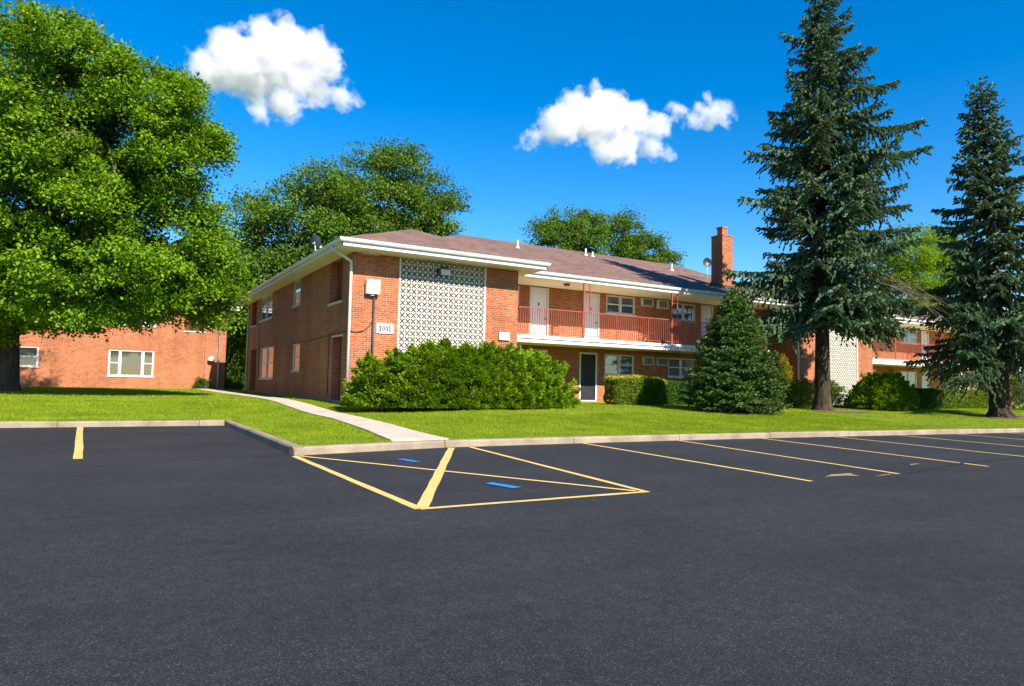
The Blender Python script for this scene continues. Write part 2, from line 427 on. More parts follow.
# kerb in cast lengths with open joints
kerb = empty('kerb', (0, 0, 0), None, None); tag(kerb, kind='structure')
def kerb_run(pts, joint=3.05):
    pts = [Vector((*p, 0)) for p in pts]; segs = []
    cum = [0]
    for i in range(1, len(pts)): cum.append(cum[-1]+(pts[i]-pts[i-1]).length)
    def P(s):
        for i in range(1, len(pts)):
            if s <= cum[i] or i == len(pts)-1: return pts[i-1].lerp(pts[i], (s-cum[i-1])/(cum[i]-cum[i-1]))
    s = 0
    while s < cum[-1]-.05:
        e = min(s+joint, cum[-1]); a, b = P(s+.006), P(e-.006); d = (b-a).normalized(); n = Vector((-d.y, d.x, 0))
        m = MB(); h = .135+random.uniform(-.006, .006)
        prof = [(0, -.1), (.012, h-.03), (.035, h), (.175, h+.004), (.18, -.1)]
        mid = a.lerp(b, .5)+n*random.uniform(-.006, .006)
        ring = [[q+n*u+Vector((0, 0, z)) for u, z in prof] for q in (a, mid, b)]
        for r0, r1 in zip(ring, ring[1:]):
            for k in range(len(prof)-1): m.poly([r0[k], r1[k], r1[k+1], r0[k+1]])
        m.poly(ring[0][::-1]); m.poly(ring[-1])
        m.build('kerb_length', M['kerb'], kerb); s = e
kerb_run([(-62, LY), (LX+.0, LY)])
kerb_run([(LX, LY+.18), (LX, 11.58)], 2.6)
kerb_run(CURB_R)

# sidewalk in slabs
walk = MB(); prev = None
ys = list(np.arange(12.36, 34, 1.22))+list(np.arange(34.5, 62, 1.5))
for y0, y1 in zip(ys, ys[1:]):
    a0, b0 = path_x(y0+.008); a1, b1 = path_x(y1-.008)
    def P(x, y): return (float(x), float(y), float(hgt(x, y))+.022)
    walk.poly([P(a0, y0+.008), P(b0, y0+.008), P(b1, y1-.008), P(a1, y1-.008)])
    q0, q1 = P(a0, y0+.008), P(a1, y1-.008); r0, r1 = P(b0, y0+.008), P(b1, y1-.008)
    dn = lambda p: (p[0], p[1], p[2]-.1)
    walk.poly([q1, dn(q1), dn(q0), q0]); walk.poly([r0, dn(r0), dn(r1), r1]); walk.poly([q0, dn(q0), dn(r0), r0])
tag(walk.build('sidewalk', M['walk']), kind='structure')

# ------------------------------------------------------------------ buildings
WT = 5.30      # wall height to the soffit
def wall_face(mb, face, plane, a0, a1, z0, z1, holes=(), rev=.10, out=-1):
    """a vertical wall sheet with real openings and reveals; face 'y' looks to -y, face 'x' looks to -x (out=-1)"""
    A = sorted({a0, a1, *[h[0] for h in holes], *[h[1] for h in holes]}); Z = sorted({z0, z1, *[h[2] for h in holes], *[h[3] for h in holes]})
    A = [a for a in A if a0 <= a <= a1]; Z = [z for z in Z if z0 <= z <= z1]
    def P(a, d, z): return (a, plane-out*d, z) if face == 'y' else (plane-out*d, a, z)
    flip = (face == 'x') != (out == 1)
    def q(p):
        if flip: p = p[::-1]
        mb.poly(p)
    for i in range(len(A)-1):
        for j in range(len(Z)-1):
            ca, cz = (A[i]+A[i+1])/2, (Z[j]+Z[j+1])/2
            if any(h[0] < ca < h[1] and h[2] < cz < h[3] for h in holes): continue
            q([P(A[i], 0, Z[j]), P(A[i+1], 0, Z[j]), P(A[i+1], 0, Z[j+1]), P(A[i], 0, Z[j+1])])
    for h in holes:
        b0, b1, c0, c1 = h[:4]; r = h[4] if len(h) > 4 else rev
        q([P(b0, 0, c0), P(b0, 0, c1), P(b0, r, c1), P(b0, r, c0)]); q([P(b1, 0, c1), P(b1, 0, c0), P(b1, r, c0), P(b1, r, c1)])
        q([P(b0, 0, c1), P(b1, 0, c1), P(b1, r, c1), P(b0, r, c1)]); q([P(b1, 0, c0), P(b0, 0, c0), P(b0, r, c0), P(b1, r, c0)])

class Face:
    """boxes given as (a along the wall, d into the wall, z)"""
    def __init__(s, face, plane): s.f, s.p = face, plane
    def box(s, m, a0, a1, d0, d1, z0, z1):
        if s.f == 'y': m.box(a0, a1, s.p+d0, s.p+d1, z0, z1)
        else: m.box(s.p+d0, s.p+d1, a0, a1, z0, z1)

def _quad(s, m, a0, a1, d, z0, z1):
    if s.f == 'y': m.poly([(a0, s.p+d, z0), (a1, s.p+d, z0), (a1, s.p+d, z1), (a0, s.p+d, z1)])
    else: m.poly([(s.p+d, a1, z0), (s.p+d, a0, z0), (s.p+d, a0, z1), (s.p+d, a1, z1)])
Face.quad = _quad

def window(root, fc, a0, a1, z0, z1, style='double', fill='shade', sill=True):
    fm = MB(); t = .065
    fc.box(fm, a0, a0+t, .02, .1, z0, z1); fc.box(fm, a1-t, a1, .02, .1, z0, z1)
    fc.box(fm, a0+t, a1-t, .02, .1, z0, z0+t); fc.box(fm, a0+t, a1-t, .02, .1, z1-t, z1)
    if style == 'double': bays = [(a0+t, (a0+a1)/2-.06), ((a0+a1)/2+.06, a1-t)]
    elif style == 'triple':
        w = a1-a0; bays = [(a0+t, a0+w*.25-.05), (a0+w*.25+.05, a1-w*.25-.05), (a1-w*.25+.05, a1-t)]
    else: bays = [(a0+t, a1-t)]
    for b0, b1 in zip(bays, bays[1:]): fc.box(fm, b0[1], b1[0], .015, .1, z0+t, z1-t)
    rails = MB(); zm = (z0+z1)/2
    for i, (b0, b1) in enumerate(bays):
        fc.box(fm, b0, b0+.03, .045, .09, z0+t, z1-t); fc.box(fm, b1-.03, b1, .045, .09, z0+t, z1-t)
        if not (style == 'triple' and i == 1): fc.box(fm, b0+.03, b1-.03, .04, .09, zm-.03, zm+.03)
    win = fm.build('window', M['white'], root)
    pm = MB()
    for b0, b1 in bays: fc.quad(pm, b0+.03, b1-.03, .06, z0+t, z1-t)
    pm.build('pane', M['glass'], win)
    bm = MB()
    for i, (b0, b1) in enumerate(bays):
        k = fill
        zb = z0+t
        if k == 'slats':
            z = zb
            while z < z1-t: fc.box(bm, b0+.03, b1-.03, .1, .115, z, min(z+.07, z1-t)); z += .078
        elif k == 'verticals' and i != 1:
            fc.box(bm, b0+.03, b1-.03, .1, .106, zb, z1-t)
        else:
            a = b0+.03
            while a < b1-.04: fc.box(bm, a, min(a+.078, b1-.03), .1+.012*random.random(), .118, zb, z1-t); a += .085
    bm.build('blind', M['blind' if fill in ('verticals',) else 'shade'], win)
    km = MB(); fc.box(km, a0, a1, .13, .14, z0, z1); km.build('black_backing', M['black'], win)  # black sheet behind the blind gives the darkness of the unlit room
    if sill:
        sm = MB(); fc.box(sm, a0-.06, a1+.06, -.05, .08, z0-.075, z0-.003); sm.build('sill', M['sill'], win)
    return win

def door(root, fc, a0, a1, z0, z1, mat='door', knob=True):
    m = MB(); t = .085
    fc.box(m, a0, a0+t, -.015, .1, z0, z1); fc.box(m, a1-t, a1, -.015, .1, z0, z1); fc.box(m, a0+t, a1-t, -.015, .1, z1-t, z1)
    fc.box(m, a0+t, a1-t, -.015, .1, z0, z0+.05)
    fr = m.build('door_frame', M['white'], root)
    d = MB(); fc.box(d, a0+t, a1-t, .05, .1, z0+.05, z1-t); dr = d.build('door', M[mat], root)
    w = a1-a0-2*t
    p = MB()
    if mat == 'screen':
        fc.box(p, a0+t, a0+t+.05, .035, .05, z0+.05, z1-t); fc.box(p, a1-t-.05, a1-t, .035, .05, z0+.05, z1-t)
        fc.box(p, a0+t+.05, a1-t-.05, .035, .05, z0+.85, z0+.9); fc.box(p, a0+t+.05, a1-t-.05, .035, .05, z0+.05, z0+.2)
        p.build('screen_frame', M['black'], dr)
    else:
        for u0, u1 in ((.12, .45), (.55, .88)):
            for v0, v1 in ((.08, .38), (.44, .72), (.78, .93)):
                fc.box(p, a0+t+w*u0, a0+t+w*u1, .042, .05, z0+(z1-z0)*v0, z0+(z1-z0)*v1)
        p.build('door_panel', M[mat], dr, bevel=.006)
        kn = MB(); fc.box(kn, a1-t-.11, a1-t-.05, -.01, .05, z0+.98, z0+1.04); kn.build('knob', M['dark'], dr)
        n = MB(); am = (a0+a1)/2; fc.box(n, am-.035, am+.035, .03, .05, z0+1.62, z0+1.74); n.build('knocker', M['dark'], dr)

def ac_unit(root, fc, a0, a1, z0, z1, cover='cream'):
    m = MB(); t = .05
    fc.box(m, a0, a0+t, -.16, .05, z0, z1); fc.box(m, a1-t, a1, -.16, .05, z0, z1)
    fc.box(m, a0+t, a1-t, -.16, .05, z0, z0+t); fc.box(m, a0+t, a1-t, -.16, .05, z1-t, z1)
    o = m.build('air_conditioner', M['white' if cover == 'cream' else 'sill'], root)
    k = MB(); fc.box(k, a0+t, a1-t, -.05, .02, z0+t, z1-t); k.build('grille_back', M['dark'], o)
    g_ = MB(); n = 6 if cover == 'dark' else 4
    for i in range(n):
        a = a0+t+(a1-a0-2*t)*(i+.5)/n; fc.box(g_, a-.014, a+.014, -.13, -.06, z0+t, z1-t)
    g_.build('grille', M['sill' if cover == 'cream' else 'grey'], o)

def hip(mb, x0, x1, y0, y1, ze, pitch, left=True, right=False, back_flat=None):
    """hip roof slopes with uv metres; ridge along x"""
    ym = (y0+y1)/2; r = (ym-y0); zr = ze+pitch*r; xa = x0+(r if left else 0); xb = x1-(r if right else 0)
    k = math.hypot(1, pitch)
    def add(pts, o, u, v):
        o = Vector(o); uv = []
        for p in pts:
            d = Vector(p)-o; uv.append((d.dot(Vector(u)), d.dot(Vector(v))))
        mb.poly(pts, uv)
    s = 1/k
    add([(x0, y0, ze), (x1, y0, ze), (xb, ym, zr), (xa, ym, zr)], (x0, y0, ze), (1, 0, 0), (0, s, pitch*s))
    add([(x1, y1, ze), (x0, y1, ze), (xa, ym, zr), (xb, ym, zr)], (x0, y1, ze), (1, 0, 0), (0, -s, pitch*s))
    if left: add([(x0, y1, ze), (x0, y0, ze), (xa, ym, zr)], (x0, y0, ze), (0, 1, 0), (s, 0, pitch*s))
    else: mb.poly([(x0, y1, ze), (x0, y0, ze), (xa, ym, zr)])
    if right: add([(x1, y0, ze), (x1, y1, ze), (xb, ym, zr)], (x1, y0, ze), (0, 1, 0), (-s, 0, pitch*s))
    else: mb.poly([(x1, y0, ze), (x1, y1, ze), (xb, ym, zr)])
    return zr

def breeze_screen(root, x0, x1, z0, z1, y):
    m = MB(); n = 16; cw = (x1-x0)/n; rows = int((z1-z0)/cw); ch = (z1-z0)/rows; t = .022; d0, d1 = y, y+.09
    for i in range(n+1): m.box(x0+i*cw-(t/2 if 0 < i < n else 0), x0+i*cw+(t/2 if 0 < i < n else 0)+(.001 if i in (0, n) else 0), d0, d1, z0, z1)
    for j in range(rows+1):
        for i in range(n): m.box(x0+i*cw+t/2, x0+(i+1)*cw-t/2, d0+.002, d1-.002, z0+j*ch-t/2, z0+j*ch+t/2)
    # four solid wedges per block leave a dark X of four petals
    for i in range(n):
        for j in range(rows):
            cx, cz = x0+(i+.5)*cw, z0+(j+.5)*ch; hx, hz = cw/2-t/2, ch/2-t/2
            for ux, uz in ((1, 0), (0, 1), (-1, 0), (0, -1)):
                vx, vz = -uz, ux; H = hx if ux else hz; W = (hz if ux else hx)-.033
                def P(a, b, y_): return (cx+ux*a+vx*b, y_, cz+uz*a+vz*b)
                tri = [(.030, 0), (H*.62, W*.40), (H, W), (H, -W), (H*.62, -W*.40)]
                fr = [P(a, b, d0+.004) for a, b in tri]; bk = [P(a, b, d1-.004) for a, b in tri]
                m.poly(fr[::-1]); 
                for k in range(5): m.poly([fr[k], bk[k], bk[(k+1) % 5], fr[(k+1) % 5]])
    return m.build('breeze_block_screen', M['block'], root)

def gutter(root, pts):
    """a rainwater gutter on a fascia board along a polyline of eave corners (outside on the right-hand side)"""
    for (a, b) in zip(pts, pts[1:]):
        a, b = Vector(a), Vector(b); d = (b-a).normalized(); n = Vector((d.y, -d.x, 0))
        m = MB()
        fa = [(0, 5.30-.005), (0, 5.53), (-.03, 5.53), (-.03, 5.30-.005)]
        m2 = MB(); gp = [(.002, 5.43), (.07, 5.43), (.10, 5.47), (.115, 5.55), (.10, 5.56), (.09, 5.48), (.06, 5.45), (.002, 5.45)]
        e = .112
        for mm, prof, k in ((m, fa, 0), (m2, gp, 1)):
            A = [a+n*u+Vector((0, 0, z))-d*(u if k else 0) for u, z in prof]; B = [b+n*u+Vector((0, 0, z))+d*(u if k else 0) for u, z in prof]
            for i in range(len(prof)):
                j = (i+1) % len(prof); mm.poly([A[j], B[j], B[i], A[i]])
            mm.poly(A); mm.poly(B[::-1])
        f = m.build('fascia_board', M['white'], root); m2.build('gutter', M['gutter'], root)

def tube_part(name, pts, r, mat, parent, seg=8): return MB().tube(pts, r, seg).build(name, mat, parent, smooth=True)

def apartment(x0, y0, label, detail=1, wing=25.5, wing_items=None, end_wall=True):
    R = empty('apartment_building', (x0, y0, G), label, 'apartment building')
    L = 20.63; wy = 3.08
    F = Face('y', 0); FX = Face('x', 0); W = Face('y', wy)
    b = MB(); dk = MB()
    # front piers; the breeze screen stands between
    wall_face(b, 'y', 0, 0, 1.74, -.3, WT-.003, [])
    wall_face(b, 'y', 0, 5.32, 6.78, -.3, WT-.003, [])
    niche = [(1.18, 2.81, 3.69, WT-.003, .28), (.95, 2.14, -.2, 2.37, .28), (18.2, 19.8, 3.86, WT-.003, .28), (17.7, 19.5, .05, 2.45, .28)]
    wins = [(7.64, 9.02, 4.13, WT-.003), (7.33, 8.69, 1.16, 2.36), (13.8, 17.07, 3.98, WT-.003), (13.0, 16.6, .78, 2.44)]
    wall_face(b, 'x', 0, 0, L, -.3, WT-.003, niche+[(*w_, .14) for w_ in wins])
    
    wall_face(b, 'x', 6.78, 0, wy, -.3, WT-.003, [], out=1)
    wall_face(b, 'y', L, 0, wing, -.3, WT-.003, [], out=1)
    wall_face(b, 'x', wing, 0+wy, L, -.3, WT-.003, [], out=1)
    ge = min(wing, 22.7); doors = wing_items['door']; wn = wing_items['window']; acs = wing_items['ac']
    wall_face(b, 'y', wy, 6.78, wing, -.3, WT-.003, [(d[0], d[1], d[2], d[3], .1) for d in doors]+[(w_[0], w_[1], w_[2], w_[3], .14) for w_ in wn])
    b.build('wall', M['brick'], R)
    for n_ in niche:
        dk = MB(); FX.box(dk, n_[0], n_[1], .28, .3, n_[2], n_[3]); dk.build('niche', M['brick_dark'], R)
    fd = MB(); fd.box(-.015, -.002, .02, L, -.3, .05); fd.build('foundation', M['foundation'], R)
    for n_ in niche[:1]+niche[2:3]:
        sm = MB(); FX.box(sm, n_[0]-.08, n_[1]+.08, -.05, .27, n_[2]-.08, n_[2]-.002); sm.build('sill', M['sill'], R)
    lm = MB(); FX.box(lm, .85, 2.24, -.012, .1, 2.373, 2.44); lm.build('lintel', M['sill'], R)
    # stair hall behind the screen, its gloom put into a darker brick colour
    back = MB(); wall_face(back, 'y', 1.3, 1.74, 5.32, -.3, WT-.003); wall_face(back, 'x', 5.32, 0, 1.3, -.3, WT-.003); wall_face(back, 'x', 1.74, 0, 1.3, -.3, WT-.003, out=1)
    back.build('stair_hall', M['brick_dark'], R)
    for t0, t1 in ((1.74, 1.80), (5.24, 5.32)):
        tr = MB(); tr.box(t0, t1, -.02, .1, -.3, WT-.006); tr.build('screen_trim', M['white'], R)
    breeze_screen(R, 1.80, 5.24, 0, WT-.01, -.005)
    for w_, st, fl in zip(wins, ('single', 'single', 'double', 'double'), ('slats', 'slats', 'shade', 'shade')):
        window(R, FX, *w_[:4], st, fl)
    for w_ in wn: window(R, W, *w_[:4], w_[4] if len(w_) > 4 else 'double', 'slats')
    for d in doors: door(R, W, *d[:4], d[4])
    for i, a in enumerate(acs): ac_unit(R, W, *a[:4], a[4])
    # gallery
    sl_ = MB(); sl_.box(6.78+.003, ge-.02, .90, wy-.002, 2.56, 2.80); sl_.build('gallery_slab', M['cream'], R)
    sf = MB(); sf.box(6.785, ge-.02, .872, .898, 2.53, 2.645); sf.box(6.785, ge-.02, .83, .898, 2.70, 2.84); sf.box(6.785, ge-.02, .885, .898, 2.645, 2.70)
    sf.build('slab_edge', M['white'], R, bevel=.006)
    rl = MB(); rl.box(6.79, ge-.03, .93, .97, 3.98, 4.02); rl.box(6.79, ge-.03, .935, .965, 2.93, 2.96)
    x = 6.9; i = 0
    while x < ge-.1:
        h = .02 if i % 16 == 0 else .0105
        rl.box(x-h, x+h, .95-h, .95+h, 2.80 if i % 16 == 0 else 2.94, 4.0); x += .118; i += 1
    rl.build('railing', M['rail'], R)
    for px in (10.72, 15.92, 21.2):
        if px < wing-1:
            p = MB(); p.box(px-.03, px+.03, .92, .98, 2.80, WT-.004); p.box(px+.32, px+.36, .93, .97, 3.98 if px < 12 else 3.98, WT-.004)
            p.box(px+.03, px+.32, .935, .965, WT-.12, WT-.08); p.box(px+.03, px+.32, .935, .965, WT-.5, WT-.47)
            p.build('gallery_post', M['rail'], R)
    for lx in (10.25, 20.2):
        if lx < wing-1:
            p = MB(); p.tube([(lx, 1.6, WT-.11), (lx, 1.6, WT-.09), (lx, 1.6, WT-.004)], [.09, .14, .15], 14); p.build('ceiling_light', M['rail'], R)
            p = MB(); p.tube([(lx, 1.6, 2.47), (lx, 1.6, 2.557)], [.11, .14], 14); p.build('ceiling_light', M['white'], R)
    # roof
    so_ = MB(); so_.poly([(-.68, .87, WT), (-.68, -1, WT), (7.5, -1, WT), (7.5, .87, WT)][::-1]); so_.poly([(-.68, L+.9, WT), (-.68, .87, WT), (wing+.3, .87, WT), (wing+.3, L+.9, WT)][::-1])
    so_.build('soffit', M['cream'], R)
    rf = MB()
    hip(rf, -.76, wing+.35, .80, L+.97, 5.53, .345, True, False)
    k = .38; r = 4.16; pk = (3.42, -1.07+r, 5.54+k*r); s = 1/math.hypot(1, k)
    def add(pts, u, v):
        o = Vector(pts[0]); rf.poly(pts, [((Vector(p)-o).dot(Vector(u)), (Vector(p)-o).dot(Vector(v))) for p in pts])
    add([(-.76, -1.07, 5.54), (7.58, -1.07, 5.54), pk], (1, 0, 0), (0, s, k*s))
    add([(7.58, -1.07, 5.54), (7.58, 8, 5.54), (3.42, 8, pk[2]), pk], (0, 1, 0), (-s, 0, k*s))
    add([(-.76, 8, 5.54), (-.76, -1.07, 5.54), pk, (3.42, 8, pk[2])], (0, 1, 0), (s, 0, k*s))
    rf.build('roof', M['shingle'], R)
    gutter(R, [(-.68, L+.9, 0), (-.68, -1, 0), (7.5, -1, 0), (7.5, .868, 0)]); gutter(R, [(7.53, .87, 0), (wing+.28, .87, 0)])
    # downspouts
    tube_part('downspout', [(-.74, .05, 5.46), (-.74, .05, 5.36), (-.42, .0, 5.16), (-.07, -.05, 4.95), (-.06, -.05, 4.7), (-.06, -.05, .06)], .052, M['white'], R)
    tube_part('downspout', [(-.74, L-.3, 5.46), (-.74, L-.3, 5.34), (-.07, L-.12, 4.95), (-.07, L-.1, .06)], .045, M['gutter'], R)
    return R

def roof_z(y): return 5.53+.345*(y-.80)

main_items = dict(
    door=[(9.23, 10.26, 2.80, 5.24, 'door'), (12.24, 13.21, 2.80, 5.24, 'door'), (20.0, 20.9, 2.80, 5.24, 'door'), (21.5, 22.4, 2.80, 5.24, 'door'),
          (12.07, 13.12, .03, 2.36, 'screen'), (20.2, 21.2, .03, 2.36, 'screen')],
    window=[(7.15, 8.68, 4.30, 5.24), (13.63, 15.44, 4.36, 5.24), (17.9, 19.6, 4.30, 5.20), (9.25, 10.28, 1.2, 2.38, 'single'), (13.57, 15.43, 1.31, 2.33), (17.7, 19.5, 1.33, 2.30), (22, 23.6, 1.31, 2.33)],
    ac=[(15.8, 16.52, 4.84, 5.26, 'dark'), (16.86, 17.58, 4.80, 5.24, 'cream'), (15.92, 16.6, 1.87, 2.29, 'cream'), (16.83, 17.58, 1.87, 2.28, 'dark')])
far_items = dict(
    door=[(9.0, 9.95, 2.80, 5.24, 'door'), (17.5, 18.45, 2.80, 5.24, 'door'), (17.5, 18.45, .03, 2.36, 'door'), (20.6, 21.1, .03, 2.36, 'door')],
    window=[(15.0, 16.95, 4.25, 5.2), (11.2, 13.0, 4.3, 5.2), (21.9, 23.5, 4.25, 5.2), (10.4, 12.1, 1.2, 2.3), (14.9, 16.9, .9, 2.25), (21.9, 23.5, .75, 2.28)],
    ac=[(13.3, 14.0, 1.75, 2.2, 'dark'), (24.05, 25.2, 1.75, 2.25, 'cream')])
B1 = apartment(7.2, 23.67, 'two storey orange brick apartment building with cream breeze block screen and open gallery behind shrubs', wing_items=main_items)
B2 = apartment(32.72, 24.9, 'brick apartment building with white gallery edge partly hidden behind the two tall spruces', wing_items=far_items)
B3 = apartment(58.0, 26.1, 'last brick apartment building at the right edge behind the leaning right spruce', wing_items=far_items, wing=24)

# details of the near building
ch = MB(); ch.box(21.0, 21.8, 2.53, 3.32, 5.9, 9.02); cho = ch.build('chimney', M['brick'], B1)
cc = MB(); cc.box(20.975, 21.825, 2.505, 3.345, 9.02, 9.09); cc.build('chimney_cap', M['brick'], cho)
cc = MB(); cc.box(21.22, 21.62, 2.75, 3.12, 9.09, 9.50); cc.box(21.19, 21.65, 2.72, 3.15, 9.50, 9.58); cc.build('flue', M['brick'], cho)
cf = MB()
cf.poly([(20.94, 2.47, roof_z(2.47)+.02), (21.86, 2.47, roof_z(2.47)+.02), (21.86, 2.525, roof_z(2.5)+.22), (20.94, 2.525, roof_z(2.5)+.22)])
cf.poly([(20.99, 3.36, roof_z(3.36)+.2), (20.93, 3.4, roof_z(3.4)+.02), (20.93, 2.47, roof_z(2.47)+.02), (20.99, 2.5, roof_z(2.5)+.2)])
cf.build('flashing', M['dark'], cho)
for (x, y, h) in ((11.81, 8.67, .42), (17.1, 9.6, .4), (17.5, 9.45, .28), (22.4, 7.9, .4)):
    m = MB(); z = roof_z(y); m.tube([(x, y, z-.05), (x, y, z+.02), (x, y, z+.06)], [.16, .12, .06], 10); m.tube([(x, y, z), (x, y, z+h)], .055, 10)
    m.build('vent_pipe', M['gutter'], B1, smooth=False)
wl = MB(); wl.box(3.30, 3.70, -.20, -.03, 4.80, 5.0); wlo = wl.build('wall_light', M['gutter'], B1, bevel=.01)
wl = MB(); wl.box(3.22, 3.30, -.21, -.02, 4.76, 5.03); wl.box(3.30, 3.72, -.21, -.02, 5.0, 5.03); wl.box(3.38, 3.6, -.12, -.008, 5.03, 5.12); wl.build('lamp_hood', M['dark'], wlo)
tube_part('service_cable', [(-.02, 9.5, 2.40), (-.022, 5.2, 2.42), (-.024, 1.5, 2.50), (-.03, .2, 2.53), (-.02, -.03, 2.50), (.2, -.025, 2.47), (.45, -.025, 2.52), (.68, -.025, 2.72), (.79, -.03, 2.95)], .018, M['dark'], B1, 6)
tube_part('wall_line', [(-.02, 2.6, .2), (-.02, 2.6, 2.46)], .014, M['dark'], B1, 6)  # thin dark tube drawn for the vertical joint in the side wall
tube_part('wall_line', [(-.02, 17.0, .2), (-.02, 17.0, 5.0)], .012, M['brick_dark'], B1, 6)
sv = MB(); sv.box(.30, .95, -.055, -.035, WT-.05, WT-.004); sv.build('soffit_vent', M['white'], B1)

# boxes and signs hung on the front
eb = empty('electrical_box', (7.2+.715, 23.67-.11, G+3.85), 'white electrical box on a grey conduit left of the breeze block screen', 'electrical box')
m = MB(); m.box(-.245, .245, -.11, .09, 0, .48); m.build('box_body', M['sign'], eb, bevel=.012)
m = MB(); m.box(-.255, .255, -.125, -.112, .44, .50); m.box(-.06, .06, -.05, .05, -.06, -.002); m.build('box_lid', M['gutter'], eb)
tube_part('conduit', [(.09, .05, -.06), (.09, .05, -3.8)], .04, M['dark'], eb)
sg = empty('address_sign', (7.2+1.255, 23.67-.02, G+2.66), 'white address sign reading 1001 on the brick pier beside the screen', 'sign')
m = MB(); m.box(-.325, .325, -.025, .015, -.18, .18); m.build('board', M['sign'], sg, bevel=.006)
def digit(d, cx):
    m = MB(); y0, y1 = -.036, -.026; h = .10
    if d == '1':
        m.box(cx-.022, cx+.022, y0, y1, -h+.022, h); m.box(cx-.048, cx+.048, y0, y1, -h, -h+.022); m.box(cx-.048, cx-.022, y0, y1, h-.04, h-.008)
    else:
        n = 20; o = [(cx+.05*math.cos(2*math.pi*k/n), h*math.sin(2*math.pi*k/n)) for k in range(n)]
        i = [(cx+.014*math.cos(2*math.pi*k/n), (h-.02)*math.sin(2*math.pi*k/n)) for k in range(n)]
        for k in range(n):
            j = (k+1) % n
            m.poly([(o[k][0], y0, o[k][1]), (i[k][0], y0, i[k][1]), (i[j][0], y0, i[j][1]), (o[j][0], y0, o[j][1])])
            m.poly([(o[k][0], y0, o[k][1]), (o[j][0], y0, o[j][1]), (o[j][0], y1, o[j][1]), (o[k][0], y1, o[k][1])])
            m.poly([(i[j][0], y0, i[j][1]), (i[k][0], y0, i[k][1]), (i[k][0], y1, i[k][1]), (i[j][0], y1, i[j][1])])
    m.build('digit', M['digit'], sg)
for k, d in enumerate('1001'): digit(d, -.18+.12*k)
m = MB(); m.box(-.235, .235, -.05, .03, -.155, .155); m.box(-.2, .2, -.053, -.05, -.12, .12)
o = m.build('wall_box', M['sign'], None, (7.2+6.165, 23.67-.035, G+2.645), bevel=.01); tag(o, 'blank white box on the brick pier right of the breeze block screen', 'wall box')

def dish(loc, size, yaw, tilt, mat, label, mast):
    R = empty('satellite_dish', loc, label, 'satellite dish'); m = MB(); n, rr = 20, 6
    rot = Matrix.Rotation(yaw, 3, 'Z') @ Matrix.Rotation(tilt, 3, 'X')
    top = Vector(mast[-1])
    ring = []
    for i in range(rr+1):
        r = size*i/rr
        ring.append([top+rot @ Vector((r*math.cos(2*math.pi*k/n), -.0-.28*size*(r/size)**2+.04, 1.08*r*math.sin(2*math.pi*k/n)+size*.35)) for k in range(n)])
    for i in range(rr):
        for k in range(n):
            j = (k+1) % n
            m.poly([ring[i][k], ring[i+1][k], ring[i+1][j], ring[i][j]])
    m.build('reflector', mat, R, smooth=True)
    MB().tube(mast, .022, 8).build('mast', M['gutter'], R, smooth=True)
    e = top+rot @ Vector((0, -size*1.15, -size*.35)); MB().tube([top+rot @ Vector((0, .03, -size*.25)), e], .016, 6).build('feed_arm', M['gutter'], R)
    MB().tube([e, e+rot @ Vector((0, .06, .07))], [.045, .03], 8).build('receiver', M['gutter'], R)
    mb = MB(); mb.tube([top+rot @ Vector((0, .09, size*.2)), top+rot @ Vector((0, .01, size*.2))], [.05, .06], 8); mb.build('bracket', M['grey'], R)
dish((6.62, 26.2, G+5.60), .27, math.radians(122), math.radians(-8), M['dish'], 'dark satellite dish on the left eave above the shaded brick side wall', [(0, 0, -.05), (-.03, .3, .14), (-.02, .42, .36)])
dish((29.85, 28.9, G+roof_z(28.9-23.67)), .26, math.radians(-25), math.radians(0), M['dish'], 'grey satellite dish on the shingle roof behind the brick chimney', [(0, 0, -.05), (0, 0, .6), (0, .0, .95)])

